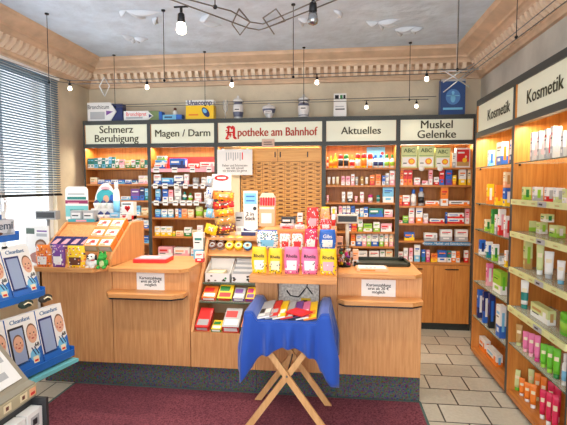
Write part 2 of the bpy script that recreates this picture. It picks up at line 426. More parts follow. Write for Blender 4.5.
Z1 = zs(118, (168, 184, 200.3, 215.7, 228.3, 243)); Z2 = zs(182, (168.5, 184.5, 201.5, 217.7, 236.5)); Z4 = zs(361, (167.7, 185.2, 202.6, 217, 231.7, 246.3)); Z5 = zs(436, (167.7, 185, 206, 223.7, 241.2))
unit(0, 'pain', 'wooden shelf unit at the far left under the Schmerz Beruhigung sign', Z1, sign=('Schmerz', 'Beruhigung'))
u2 = unit(1, 'stomach', 'wooden shelf unit under the Magen Darm sign, red panel behind its top shelf', Z2, sign=('Magen / Darm',))
unit(3, 'current', 'wooden shelf unit under the Aktuelles sign, right of the drawer cabinet', Z4, sign=('Aktuelles',))
u5 = unit(4, 'muscle', 'wooden shelf unit under the Muskel Gelenke sign in the right back corner', Z5, sign=('Muskel', 'Gelenke'))
# red panel and price strips with tags on the stomach unit
w2 = UX[2]-UX[1]
m = MB(); m.box(.03, w2-.03, .255, .262, Z2[0]+.002, Z2[0]+.15, P('R')); m.build('red_panel', u2)
def strip(u, w, z, material, tags, tm=None, h=.04, ux=0, dz=0):
    m = MB(); m.box(.024, w-.024, -.004, .004, z-h, z, material); m.build('price_strip', u)
    for a, b in tags:
        m = MB(); xa = onY(a, 200, YF).x-ux; xb = onY(b, 200, YF).x-ux
        m.box(xa, xb, -.008, -.0045, z-.045-dz, z+.012-dz, tm or paper); m.rect(xa+.006, xb-.006, z-.02-dz, z-.008-dz, -.0085, ink); m.build('price_tag', u)
strip(u2, w2, Z2[0], P('P'), ((154,160),(172.5,178),(190.5,195.5),(207,212)), ux=UX[1])
strip(u2, w2, Z2[1], P('S'), ((153.5,158),(163,168),(174.5,179),(183.5,188),(193.5,198),(201,205)), ux=UX[1], h=.02)
strip(u2, w2, Z2[2], P('S'), ((154,159),(163,168),(173,178),(180.5,185.5),(187,192),(194,199)), ux=UX[1], h=.02)
w5 = UX[5]-UX[4]
m = MB(); xa = onY(424, 240, YF).x-UX[4]; m.box(xa, w5-.03, -.006, .004, Z5[4]-.045, Z5[4]-.002, mat('strip_blue', (60,120,160), .5)); st = m.build('price_strip', u5)
lettering('Rheuma-, Muskel- und Gelenkschmerzen', .036, paper, st, ((xa+w5-.03)/2, -.0065, Z5[4]-.024), sx=.86)
for a in (421.5, 440):
    m = MB(); x = onY(a, 168, YF).x-UX[4]; m.lathe([(.0005,-.002),(.03,-.002),(.03,.002),(.0005,.002)], paper, 16, M=Matrix.Translation((x, -.006, Z5[0]-.008)) @ Matrix.Rotation(PI/2, 4, 'X')); m.build('price_tag', u5)

SHELVES.update({'Schmerz Beruhigung': Z1, 'Magen Darm': Z2, 'Aktuelles': Z4, 'Muskel Gelenke': Z5})
S = ['top shelf', 'second shelf', 'third shelf', 'fourth shelf', 'fifth shelf', 'sixth shelf']
U1n, U2n, U4n, U5n = 'Schmerz Beruhigung', 'Magen Darm', 'Aktuelles', 'Muskel Gelenke'
fill_back(U1n, S[0], Z1[0], '''87.5 91.1 158.4 b TWL
91.2 94.8 158.4 b TWL
95.1 98.7 158 b TLW
98.8 102.4 158 b WTT
102.7 106 158 b TLW
106.1 109.3 158 b WTT
109.6 112.5 157 b LTW
112.6 115.6 157 b TWW
116.2 119.3 159.5 b WGG
119.9 125 159.5 b PWG
126 131 160.4 b CGY
131.7 136 159.8 b WGR
136.3 140 159.5 b GWW
141 145 159 b CGR
145.3 148 160 b TWT''')
fill_back(U1n, S[1], Z1[1], '''90.5 97.8 177.5 b CEA
98.1 104.6 179.8 b WBB
105 111 179.8 b BWW
111.4 118 179.8 b WBN
118.3 125 179.8 b BLW
125.3 131.6 179.8 b WBB
132 138.2 179.8 b NWL
138.6 148 179.6 b WPP
138.8 148 175.8 b WCP @179.5''')
fill_back(U1n, S[2], Z1[2], '''120.8 130.5 196.5 b WLB
130.8 139.7 189 b VBW
140 144.4 187.4 b NBW
144.8 148.3 188.7 b LTW''')
fill_back(U1n, S[3], Z1[3], '''118 126 207 b WRR
127 134 208 b WLB
135.3 140 205.8 b LWB
141 148.4 207.8 b CAO''')
fill_back(U1n, S[4], Z1[4], '''128 135 219 b WTT
136 142 218.3 b WLT
142.3 148.4 220 b WBL''')
fill_back(U1n, S[5], Z1[5], '''130 136.4 235 b WLB
137 140.4 233.5 b TWW
141 148.4 236 b BLW''')
fill_back(U2n, S[0], Z2[0], '''154.6 165 164 b WBR
155.4 165.6 160 b LWB @163.8
157 166 156 b WHG @159.8
169.7 185.5 158.4 b BNW
188.5 198 163.7 b WRR
200 215 162.2 b WPR''')
fill_back(U2n, S[1], Z2[1], '''153.9 161.1 174.5 b WBR
161.5 173.7 178 b LBW
174.3 183.5 175.5 b WNB
184.2 188.8 174.2 b WPP
192 198.7 177.5 j SWS
200.6 207.2 177 j WSW''')
fill_back(U2n, S[2], Z2[2], '''155.2 160.2 189.4 b LBW
162.5 168 189.4 b BWW
168.6 173 190 b PWR
174.3 181 187 b WSS
182 186.2 192 o TWT
187.5 192 193 o GWH
194.7 201.3 193 b WPR
204 210.5 192 b WSK''')
fill_back(U2n, S[3], Z2[3], '''154.6 160.2 209.5 b LBW
161 167 209.5 b WLB
167.7 173 209.5 b WLT
175 178 209 b WOO
178.2 181 209 b BLW
181.3 187 209 b EOR
187.3 193.4 209.5 b CEO
194.5 202 206.5 j ICH
202.6 209 209.7 j HCC
209.5 215 210 b WLB''')
fill_back(U2n, S[4], Z2[4], '''154 159.4 226.6 b WYY
159.8 165.5 226.6 b WYG
165.8 171.6 226.6 b WYY
171.9 174.6 231.5 b YHW
175.2 183 231 b CEO
183.5 190.8 227.5 b WGG
191.2 196.2 230 b CEA
196.7 202.6 225.5 b WVP''')
fill_back(U2n, 'base top', .757, '''157 172 247 b PWR
172.6 189 248 b WPE
190 200 249 b WLP''')
fill_back(U4n, S[0], Z4[0], '''322.5 328.4 157 o WRW
328.8 332.4 155.5 c YYO
332.8 337.2 153.3 c YYO
337.8 343 154.3 j RWK
343.4 348.6 154.3 j GWK
349.2 354.4 154.8 c OWR
355 360.2 153.5 j RYW
361 366.8 153.3 j RYO
367.4 372.6 153.3 j ROW
372.9 377.7 154.4 o BWN
377.9 383.2 154.4 o BWN
384 389.4 154.4 o GWH
389.8 394.6 154.4 o GWH''')
fill_back(U4n, S[1], Z4[1], '''327.3 330.4 177 t WA
332 335 176.8 t WA
336 339 176.8 t CA
341.2 344.6 176.2 b PWM
345.5 350 176.2 b PWM
350.9 354.3 174.3 b WPR
355 358.3 176.8 t SW
360.1 363.8 176.5 t AW
365.2 368.2 177 t WA
369.6 374.4 175 b ORW
375.2 380.6 174.3 b OER
382 385 175.7 b BWW
385.4 388.7 173.3 b WSB
389.3 394.6 170.6 b WPR''')
fill_back(U4n, S[2], Z4[2], '''326.5 328.8 195.4 t PW
341.9 345.2 192 b WSS
347.4 352.6 192 b WKS
354.7 357.8 196.2 t PM
360.1 363.8 192.1 b WPM
368.1 373 194.7 j MPW
376.6 380.2 195.2 j TWT
382.7 393.8 186.4 b LWB''')
fill_back(U4n, S[3], Z4[3], '''331 337 207 b WPP
338.8 342 206 b PWM
342.6 346 206 b WBB
346.6 350.4 206 b WVB
351.2 355 206 b BWN
355.6 359.2 209 b WBR
360 363.8 208.3 b WLB
364 368.2 207 b BWW
368.9 383.6 208.4 b TBW
384.3 393.2 209.8 b WPR''')
fill_back(U4n, S[4], Z4[4], '''331 336.5 223 b SWV
349.2 351.4 223.6 b VWW
351.8 357.2 223 b ROY
358.2 363 219.4 b WHG
363.7 372.6 223.7 b HWG
373.7 380.2 222.3 b WHF
381 392.4 223.7 b PWR''')
fill_back(U4n, S[5], Z4[5], '''351.3 355.8 234 b OWR
356.7 362.3 234.2 b WBB
362.6 367 234.2 b WPM
367.4 371.4 234.2 b WHF
371.8 379.2 234.2 b WBN
380 384.2 233.6 b WHG
385 389 234.2 b WEE
389.8 394 234.2 b CPE''')
fill_back(U4n, 'base top', .757, '''351 358 252 b WEE
358.6 368 251 b WPS
369.6 379.8 251 b WSR
380.6 385.8 250.2 b WHG
386.4 393.6 250 b CWO''')
fill_back(U5n, S[1], Z5[1], '''400 403 170 b OWR
403.1 407.4 170 b ROW
407.6 412 170 b ROW
413.7 420 177.8 b WPR
421.6 427.8 180.8 b PWR
428.3 432.2 170 b PWR
433.7 438.8 177.3 b WRK
439.1 443.9 170.4 b RBW
445.3 451.6 170 b BVR
452.2 456 175.5 b YOW
458.5 465.8 169.3 b WYO
467.2 471.2 169.3 b CYK''')
fill_back(U5n, S[2], Z5[2], '''398.6 402.4 195.4 b ORW
402.7 409.8 195.3 b WRR
410.8 416.9 189.6 o BWW
418.6 424.9 186.4 o BSK
425.3 439.8 201 b WOR
440.6 448.4 187.4 b OWR
448.8 470 201 b WOK''')
fill_back(U5n, S[3], Z5[3], '''398.2 403 220.5 b PWR
403.1 408.8 216 b HGW
409.2 414.7 207.7 b WPR
416.2 423 207.7 b WOB
423.9 428.6 213.8 b WPK
430 445.3 219 b WRB
446 447.6 212.3 b BNW
447.9 465 218.6 b WRB
447.9 465 213.2 b WRB @218.4
465.9 470 209 b PWR''')
fill_back(U5n, S[4], Z5[4], '''405 415.4 232.5 b BYO
425 438.4 233.2 b WSR
441 453.3 229.8 b WSR
456.3 469.1 229.8 b WSR''')
fill_back(U5n, 'base top', .757, '''399 404 252 b WPR
404.5 408.9 248.2 b WPS
410 414 248.2 b PWR
415.2 421.2 245 b WLB
422.7 426.4 249.7 b BTW
427.4 431 250.2 b PMW
432.2 438.8 253.6 b OYR
439 448.2 250.7 b BWO
448.7 452.6 250.7 b TWR
453 457.4 251.4 b WOO
457.8 461.6 251.4 b OWR
465.8 470 250.7 b WRR''')
# printed packs on the top shelf of the muscle unit
def heat_pack(x0, x1, yt, label, big=True):
    a = onY(x0, 168, 4.985); b = onY(x1, 168, 4.985); h = onY((x0+x1)/2, yt, 4.985).z-Z5[0]; w = b.x-a.x-.004
    t = thing('carton', label, 'box', ((a.x+b.x)/2, 4.985, Z5[0]+.0005), 0, 'pale heat pad boxes'); hw = w/2
    m = MB(); m.box(-hw, hw, 0, .06, 0, h, P('I'), top=P('W')); m.rect(-hw*.85, hw*.85, h*.06, h*.5, -.0006, P('W')); m.rect(-hw*.9, hw*.9, h*.56, h*.58, -.0006, P('G'))
    m.disc((hw*.3, h*.3), hw*.42, hw*.4, -.0012, P('O'), 18); m.disc((hw*.3, h*.3), hw*.26, hw*.25, -.0018, P('Y'), 18); m.rect(-hw*.75, -hw*.3, h*.2, h*.24, -.0012, ink); m.build('body', t)
    lettering('ABC', w*.36, mat('print_olive', (60,90,40), .5), t, (0, -.0008, h*.8), bold=.001)
    return t
heat_pack(400.8, 417.3, 146.5, 'pale green box with orange sun, leftmost of three on top shelf, Muskel Gelenke unit')
heat_pack(417.7, 434.3, 146.2, 'pale green box with orange sun, middle of three on top shelf, Muskel Gelenke unit')
heat_pack(435, 450.3, 148, 'smaller pale green box with orange sun, right of three, Muskel Gelenke unit')
fill_back(U5n, 'top shelf', Z5[0], '''451.5 454.8 153 b WSS''')
a = onY(455.5, 168, 4.985); b = onY(470, 168, 4.985); h = onY(462, 148, 4.985).z-Z5[0]; w = b.x-a.x
t = thing('carton', 'red box with white border and yellow figure, right end of Muskel Gelenke top shelf', 'box', ((a.x+b.x)/2, 4.985, Z5[0]+.0005))
m = MB(); m.box(-w/2, w/2, 0, .05, 0, h, P('W')); m.rect(-w*.42, w*.42, h*.08, h*.92, -.0006, P('R')); m.rect(-w*.42, w*.42, h*.08, h*.3, -.001, P('A')); m.disc((w*.12, h*.38), w*.16, h*.12, -.0014, P('Y')); m.disc((w*.2, h*.55), w*.07, h*.07, -.0014, P('C')); m.rect(-w*.34, w*.1, h*.72, h*.8, -.0012, P('W')); m.build('body', t)
# poster behind the Aktuelles bottles
a = onY(366.7, 155, 5.19); b = onY(385, 147, 5.19)
m = MB(); m.box(a.x, b.x, 0, .004, 0, b.z-Z4[0]+.0, P('L')); m.rect(a.x+.02, b.x-.09, .22*.5, .22*.62, -.0006, P('B')); m.disc(((b.x-.03), .17), .02, .02, -.0006, P('R'))
tag(m.build('poster', loc=(0, 5.19, Z4[0])), 'light blue card standing behind the bottles on the Aktuelles top shelf', 'card')

# ------------------------------------------------------------------ centre unit with drawer cabinet
x0, x1 = UX[2], UX[3]; w = x1-x0
u3 = thing('shelf_unit', 'wide centre unit under the red lettered pharmacy name sign', 'shelf unit', (x0, YF, 0), 0, 'shelf units on the back wall')
for a in (0, w-.022):
    m = MB(); m.box(a, a+.022, 0, .29, .08, 2.362, sw, front=slate); m.build('upright', u3)
m = MB(); m.box(.022, w-.022, .27, .285, .08, 2.345, mat('cream_panel', (240,220,180), .6)); m.build('back_panel', u3)
sp = header(u3, 0, w)
lettering('potheke am Bahnhof', .135, signr, sp, (.245, .0085, 2.20), align='LEFT', sx=.80, bold=.0035)
# gothic A emblem with a bowl and snake, in red
m = MB()
def stroke(pts, wd):
    for (ax, az), (bx, bz) in zip(pts, pts[1:]):
        d = Vector((bx-ax, bz-az)); 
        if d.length < 1e-6: continue
        n = Vector((-d.y, d.x)).normalized()*wd/2
        m.prism([(ax+n.x, az+n.y), (bx+n.x, bz+n.y), (bx-n.x, bz-n.y), (ax-n.x, az-n.y)], .004, .0116, 'y', inkred)
stroke([(.125,2.255),(.15,2.275),(.178,2.262),(.185,2.24)], .018); stroke([(.15,2.275),(.145,2.22),(.138,2.17),(.118,2.135)], .02); stroke([(.185,2.27),(.205,2.262),(.21,2.24),(.207,2.16),(.222,2.135),(.236,2.145)], .026)
stroke([(.118,2.205),(.205,2.205)], .014); stroke([(.11,2.14),(.125,2.13),(.15,2.14)], .014); stroke([(.128,2.23),(.112,2.225)], .012); stroke([(.165,2.2),(.165,2.15)], .01); stroke([(.15,2.178),(.182,2.178)], .012)
m.build('emblem', sp, fix=False)
m = MB(); xa = onY(262, 150, YF).x-x0; xb = onY(274.5, 150, YF).x-x0; m.box(xa, xb, -.006, -.001, 2.03, 2.125, mat('small_card', (214,180,160), .6)); m.rect(xa+.02, xb-.02, 2.06, 2.07, -.0066, ink); m.rect(xa+.02, xb-.03, 2.085, 2.093, -.0066, ink); m.build('small_card', u3)
xa = onY(232, 200, YF+.03).x-x0; xb = onY(240, 200, YF+.03).x-x0
m = MB(); m.box(xa, xb, .02, .26, .1, 2.02, mat('cream_panel', (240,220,180), .6)); m.build('side_panel', u3)
cabx0, cabx1 = onY(241, 200, 5.0).x, UX[3]-.026
cab = thing('drawer_cabinet', 'tall wooden pharmacy cabinet of many small drawers under the centre sign', 'drawer cabinet', (cabx0, 5.0, .082)); cwid = cabx1-cabx0
m = MB(); m.box(0, cwid, .012, .21, 0, 1.955, wood('drawer_carcass', (160,104,50), (186,126,64))); m.build('carcass', cab)
zt = onY(280, 161.7, 5.0).z-.082
fx = [0, onY(277.7, 155, 5).x-cabx0, cwid]
for a, b in zip(fx, fx[1:]):
    m = MB(); m.box(a+.003, b-.003, -.004, .012, zt+.004, 1.945, drw); f = m.build('flap_door', cab)
    m = MB()
    for sx_ in ([.03] if a > 0 else []) + [b-a-.16 if a > 0 else b-a-.03]:
        m.box(a+sx_-.006, a+sx_+.006, -.008, -.003, (zt+1.95)/2-.03, (zt+1.95)/2+.03, dark)
    m.build('handle', f)
ncol, pitch = 11, .0455; cwd_ = cwid/ncol
protos = {}
for k in (0, 1):
    m = MB(); m.box(.002, cwd_-.002, -.004, .011, -pitch+.003, -.001, drw); me1 = m.build('drawer', cab); 
    zz = -.010 if k == 0 else -.024
    m = MB(); rows = []
    for i in range(9):
        t_ = i/8; xx = cwd_*(.18+.64*t_); s_ = math.sin(PI*t_)
        rows.append([(xx, -.0045, zz), (xx, -.0045-.012*s_-.001, zz-.002), (xx, -.0045-.012*s_-.001, zz-.004-.006*s_), (xx, -.0045, zz-.004-.007*s_)])
    m.grid(rows, mat('drawer_pull', (104,62,30), .5), True); protos[k] = (me1, m.build('pull', me1))
for c in range(ncol):
    for r in range(9):
        a, b = protos[c % 2]
        if r == 0 and c < 2: d, q = a, b
        else:
            d = a.copy(); C.objects.link(d); d.parent = cab; q = b.copy(); C.objects.link(q); q.parent = d
        d.location = (c*cwd_, 0, zt-r*pitch)
m = MB(); zl = zt-9*pitch
for c in range(ncol):
    for r in range(17):
        z = zl-r*pitch
        if z-pitch < .02: break
        m.box(c*cwd_+.002, (c+1)*cwd_-.002, -.004, .011, z-pitch+.003, z-.001, drw)
        zz = z-.010-(.014 if c % 2 else 0); m.box(c*cwd_+.018, (c+1)*cwd_-.018, -.015, -.004, zz-.012, zz, mat('drawer_pull', (104,62,30), .5))
o = m.build('drawer_rows', cab); o['kind'] = 'stuff'
# printed notice hung below the sign
a = onY(217, 149.5, 4.9); b = onY(252.3, 175, 4.9)
t = thing('paper_notice', 'white sheet with grey bars and one red bar hung below the centre sign', 'notice', ((a.x+b.x)/2, 4.905, b.z)); nw = b.x-a.x; nh = a.z-b.z
m = MB(); m.box(-nw/2, nw/2, 0, .003, 0, nh, paper)
for i in range(8):
    xx = -nw*.25+i*nw*.065; m.rect(xx, xx+nw*.03, nh*.56+ (i%3)*.012, nh*.88, -.0006, inkred if i == 7 else P('S'))
m.build('sheet', t)
lettering('Fieber und Schmerzen\nwas hilft schnell\nwir beraten Sie gerne', .036, ink, t, (0, -.0007, nh*.27), sx=.9)
m = MB()
for sx_ in (-nw*.35, nw*.35): m.box(sx_-.008, sx_+.008, .0035, .044, nh-.03, nh+.01, P('W'))
m.build('clip', t)

# ------------------------------------------------------------------ things on top of the back units (z = 2.362)
ZT = 2.363
def mock(name, x0, x1, yt, label, cols, Y=4.98, d=.16):
    a = onY(x0, 110, Y).x; b = onY(x1, 110, Y).x; h = onY((x0+x1)/2, yt, Y).z-ZT
    t = thing(name, label, 'display pack', ((a+b)/2, Y, ZT), 0, 'giant dummy packs above the signs')
    return t, b-a, h
t, w, h = mock('dummy_pack', 87.4, 122, 102.4, 'large white and navy dummy pack with grey arrow on top of leftmost unit', '')
m = MB(); m.box(-w/2, w*.18, 0, .1, 0, h, P('W')); m.box(w*.18, w/2, .01, .1, 0, h*.92, P('N')); m.prism([(w*.16,0),(w*.34,h*.5),(w*.16,h)], -.004, .01, 'y', P('W'))
m.rect(-w*.42, w*.0, h*.1, h*.5, -.0008, P('S')); m.prism([(w*.05,h*.3),(w*.25,h*.5),(w*.05,h*.55)], -.006, -.0045, 'y', P('V')); m.build('carton', t); lettering('Bronchicum', .07, ink, t, (-w*.18, -.0009, h*.75), sx=.8)
t, w, h = mock('dummy_pack', 123.6, 161.5, 110.8, 'long white and green dummy pack with arrow end above two left signs', '')
m = MB(); m.box(-w/2, w*.15, 0, .1, 0, h, P('W')); m.box(w*.15, w*.42, .01, .1, 0, h*.98, mat('print_moss', (120,140,90), .5)); m.box(w*.42, w/2, .01, .1, 0, h*.9, P('B')); m.prism([(w*.13,0),(w*.28,h*.45),(w*.13,h)], -.004, .01, 'y', P('W')); m.prism([(w*.17,h*.25),(w*.26,h*.45),(w*.17,h*.65)], -.006, -.0045, 'y', P('N')); m.rect(-w*.44, 0, h*.2, h*.38, -.0008, P('S')); m.build('carton', t); lettering('Bronchipret', .065, inkred, t, (-w*.17, -.0009, h*.65), sx=.8)
t, w, h = mock('dummy_pack', 162.5, 181.6, 114.6, 'small flat white and blue dummy pack above the Magen Darm sign', '')
m = MB(); m.box(-w/2, w*.2, 0, .1, 0, h, P('L')); m.box(w*.2, w/2, 0, .1, 0, h, P('B')); m.rect(-w*.4, 0, h*.4, h*.65, -.0008, P('N')); m.build('carton', t)
zp = ZT+h
a = onY(174.8, 110, 5.02)
t = thing('bottle', 'little white bottle with dark red cap standing on the flat blue pack', 'bottle', (a.x, 5.03, zp+.001)); h = .085
m = MB(); m.lathe([(.024,0),(.027,.004),(.027,.035),(.012,.05),(.012,.055)], P('W')); m.build('body', t); m = MB(); m.lathe([(.014,.055),(.018,.06),(.017,.08),(.01,.085)], P('D')); m.build('cap', t)
t, w, h = mock('dummy_pack', 185.8, 213.5, 100, 'big yellow and white dummy pack with blue capsule above Magen Darm sign', '')
m = MB(); m.box(-w/2, w/2, 0, .1, 0, h*.72, P('Y')); m.box(-w/2, w/2, 0, .1, h*.72, h, P('W')); M_ = Matrix.Translation((w*.22, -.001, h*.36)) @ Matrix.Rotation(R(-35), 4, 'Y'); m.disc((0,0), .035, .065, -.001, P('N'), 16, M_); m.disc((0,.02), .022, .03, -.0016, P('L'), 12, M_); m.rect(-w*.4, -w*.05, h*.2, h*.28, -.0008, P('O')); m.build('carton', t); lettering('Unacomp', .075, mat('print_ink_blue', (30,50,110), .5), t, (0, -.0009, h*.86), bold=.002)
porc = mat('porcelain', (226,224,222), .2); porcb = mat('porcelain_blue', (96,98,120), .3)
def ceramic(px, yt, label, prof, bands, rm):
    a = onY(px, 110, 5.06); h = onY(px, yt, 5.06).z-ZT
    t = thing('apothecary_jar', label, 'jar', (a.x, 5.06, ZT), 0, 'porcelain jars above the centre sign'); k = h
    m = MB(); m.lathe([(r*rm, z*k) for r, z in prof if z <= .72], porc, 18, pick=lambda i: porcb if i in bands else porc)
    if bands == (): m.disc((0, .3*k), rm*.5, .1*k, -rm*1.01, inkred)
    m.build('body', t); m = MB(); m.lathe([(r*rm, z*k) for r, z in prof if z >= .72], porc, 18); m.build('lid', t)
    m = MB(); m.box(-rm*.55, rm*.55, -rm*1.06, -rm*.8, .3*k, .46*k, paper); m.rect(-rm*.4, rm*.4, .36*k, .4*k, -rm*1.065, ink); m.build('name_plate', t)
ceramic(238.2, 95.3, 'tall white porcelain jar with lid, left of three above the centre sign', [(.8,0),(.95,.03),(.75,.08),(.8,.1),(.95,.3),(.95,.5),(.85,.62),(.7,.68),(.75,.72),(1,.72),(.95,.78),(.6,.86),(.2,.9),(.25,.95),(.03,1)], (3, 6, 7), .065)
ceramic(269, 103, 'low wide white porcelain bowl with lid, middle of three above centre sign', [(.4,0),(.5,.05),(.4,.1),(.8,.35),(1,.6),(1,.72),(1.05,.72),(.8,.8),(.35,.88),(.15,.92),(.2,.96),(.03,1)], (3,), .078)
ceramic(303.6, 94, 'tall banded porcelain jar with knob, right of three above centre sign', [(.85,0),(1,.04),(.8,.1),(.85,.13),(.98,.3),(.98,.5),(.9,.6),(.75,.68),(.8,.72),(1.05,.72),(.9,.8),(.5,.88),(.18,.91),(.22,.96),(.03,1)], (0, 2, 5, 7), .068)
a = onY(225.5, 110, 5.06)
m = MB(); gl = mat('clear_glass', (225,225,220), .05, alpha=.35); m.lathe([(.022,0),(.006,.012),(.006,.07),(.03,.12),(.034,.2),(.03,.22)], gl, 12)
tag(m.build('goblet', loc=(a.x, 5.06, ZT)), 'small clear glass goblet left of the porcelain jars above signs', 'glass')
t, w, h = mock('dummy_pack', 333.6, 346.4, 93.4, 'tall narrow white dummy pack with black lettering above the Aktuelles sign', '')
m = MB(); m.box(-w/2, w/2, 0, .1, 0, h, P('W')); m.rect(-w*.4, -w*.1, h*.78, h*.93, -.0008, ink); m.rect(0, w*.2, h*.78, h*.93, -.0008, P('G')); m.rect(w*.25, w*.42, h*.78, h*.93, -.0008, ink); m.rect(-w*.36, w*.3, h*.42, h*.46, -.0008, P('S')); m.rect(-w*.36, w*.36, h*.3, h*.35, -.0008, ink); m.build('carton', t)
t, w, h = mock('dummy_pack', 440.5, 465, 79, 'tall blue dummy pack with pale figure above the Muskel Gelenke sign', '')
m = MB(); m.box(-w/2, w/2, 0, .1, 0, h, mat('print_deep_blue', (40,74,130), .4)); m.box(-w/2, w/2, -.002, .02, h*.94, h, P('S')); m.disc((0, h*.5), w*.3, h*.22, -.0008, mat('print_glow_blue', (80,130,190), .4), 18); m.disc((0, h*.62), w*.06, h*.05, -.0014, P('L')); m.disc((0, h*.46), w*.1, h*.12, -.0014, P('L')); m.rect(-w*.26, w*.26, h*.52, h*.545, -.0014, P('L')); m.rect(-w*.4, w*.4, h*.14, h*.2, -.0014, P('L')); m.build('carton', t)

# ------------------------------------------------------------------ right wall units
XF, XBK = 1.28, 1.605
RZ1 = [1.766, 1.44, 1.202, .974, .714, .386, .075]; RZ2 = [1.765, 1.50, 1.266, 1.003, .715, .438, .075]
def runit(y0, y1, label, zlist, strips, signx):
    # local x runs away along +Y->-Y : use rotz -90 so that local -Y faces the room
    w = y1-y0
    u = thing('shelf_unit', label, 'shelf unit', (XF, y1, 0), -PI/2, 'shelf units on the right wall')   # local x: from far to near
    for a in (0, w-.022):
        m = MB(); m.box(a, a+.022, 0, .32, .05, 2.376, sw, front=slate); m.build('upright', u)
    m = MB(); m.box(.022, w-.022, .3, .315, .05, 2.345, sw); m.build('back_panel', u)
    m = MB(); m.box(.022, w-.022, 0, .05, 2.325, 2.376, slate); m.box(.022, w-.022, 0, .05, 2.035, 2.085, slate); m.box(.022, w-.022, .05, .3, 2.35, 2.365, slate); m.build('header_frame', u)
    m = MB(); m.box(.024, w-.024, .012, .05, 2.085, 2.325, signp); sp = m.build('sign_panel', u)
    lettering('Kosmetik', .128, signi, sp, (signx, .0085, 2.195), bold=.002)
    for i, z in enumerate(zlist[:-1]):
        m = MB(); m.box(.024, w-.024, .006, .295, z-.008, z, glass, front=mat('glass_edge', (90,104,84), .2)); s = m.build('glass_shelf', u)
        m = MB()
        for a in (.03, w-.03): m.lathe([(.008, 0), (.008, .012), (.004, .014)], dark, 8, c=(a, .04, z-.022))
        m.build('shelf_pin', s)
        if i in strips:
            m = MB(); m.box(.024, w-.024, -.012, .004, z-.036, z+.002, mat('strip_pale_lime', (222,222,160), .5))
            for k in range(5): 
                xx = .05+k*(w-.1)/5; m.rect(xx, xx+.09, z-.03, z-.006, -.0126, P('I')); m.rect(xx+.01, xx+.06, z-.021, z-.015, -.0130, P('A'))
            xx = w*.52; m.rect(xx, xx+.12, z-.034, z, -.0134, P('S')); m.rect(xx+.02, xx+.07, z-.024, z-.012, -.0138, P('K'))
            m.build('price_strip', u)
    z = zlist[-1]
    m = MB(); m.box(.022, w-.022, 0, .3, z-.03, z, swd); m.build('bottom_shelf', u)
    m = MB(); m.box(0, w, .034, .32, 0, .048, mat('plinth_green_black', (36,44,42), .6)); m.build('plinth', u)
    return u
runit(3.411, 4.285, 'far wooden shelf unit on the right wall under a Kosmetik sign', RZ1, (), .52)
runit(2.537, 3.411, 'near wooden shelf unit on the right wall with lime price strips', RZ2, (1, 2, 3, 4), .43)
K1, K2 = 'far Kosmetik', 'near Kosmetik'
fill_right(K1, S[0], RZ1[0], '''486.3 493.6 150 b WLB
495 507 142 b WBO
508 513 140 b WNB''')
fill_right(K1, S[1], RZ1[1], '''486.3 493.5 184 b YOW
494.5 501.5 185 b OYO
502.5 512 188 b BYW
502.5 511.5 172 b CEA @187.4 .004''')
fill_right(K1, S[2], RZ1[2], '''484.8 490.4 219.4 b CHG
491.2 494.8 209 b GHF
495.2 497.9 214.6 b WSR
498.4 503.6 209 b WRP
504.4 511 216 b WPR''')
fill_right(K1, S[3], RZ1[3], '''480 486 240 b BWN
486.8 492 242 b WTB
493 499.5 244.5 b WHG
500 504 256.5 b SWW
506 511.5 251 b WYO''')
fill_right(K1, S[4], RZ1[4], '''488 493.6 264 b QPW
495 510 269.6 b HWF''', X=1.33)
fill_right(K1, S[5], RZ1[5], '''479.6 484.6 291 b BNW
485.2 490.4 293 b NBW
491 496.4 295 b NKB
499.5 510.5 306 b WBL''')
fill_right(K1, 'bottom shelf', RZ1[6], '''481.8 495 338 b WOO
490.5 508 349 b WOL''', X=1.35)
fill_right(K2, S[0], RZ2[0], '''528.4 534 133 b WSP
535 541 131.5 b WSP
542 547.5 129.5 b WSR
548 556.5 126.5 b WSP
558.2 566 131 b WSS
566.5 574 130 b WSK''')
fill_right(K2, S[1], RZ2[1], '''521.5 530 187 b IHG
532 543 187 b WSH
544 552 187.5 b WRS
553 561 188 b WIS
562 572 189 b IWS''')
fill_right(K2, S[2], RZ2[2], '''521.5 535 219.5 b IHG
537 549 222 b IWH
550 567 225 b IHW
541 555 213.8 b IWG @222.6 .012''', X=1.4)
fill_right(K2, S[3], RZ2[3], '''525 534.5 241 b IAH
538.7 545.5 245 t IW
547.3 555.5 252 t WS
560 567 261 t WL''', X=1.345)
fill_right(K2, S[4], RZ2[4], '''524.3 531.5 281.6 t WTT
534 561 303 b IWA
562 580 315 j FFH''', X=1.335)
fill_right(K2, S[5], RZ2[5], '''520.6 526.5 327 t AI
527.6 533 334 t QP
533.5 539 336 t QP
539.6 545 338 t QM
546 552 347 t FH
552.6 558.6 349 t FH
559.2 566 352 t FG
567 574 357 o WWL''', X=1.315)
fill_right(K2, 'bottom shelf', RZ2[6], '''519.5 525 376 t IF
525.5 530.5 383 t OW
531 536.5 388 t OW
537 543 390 t OW
547 552.5 395 t ZW
553.5 559 398 t ZW
560 566 401 t ZW''', X=1.34)
fill_right(K2, 'bottom back row', RZ2[6], '''528 533.5 373 t IF
534.5 540 374 t IF
541 546.5 378 t OI
547.5 553 382 t OI
555 561 387 t ZP
562 568 391 t ZP''', X=1.415)

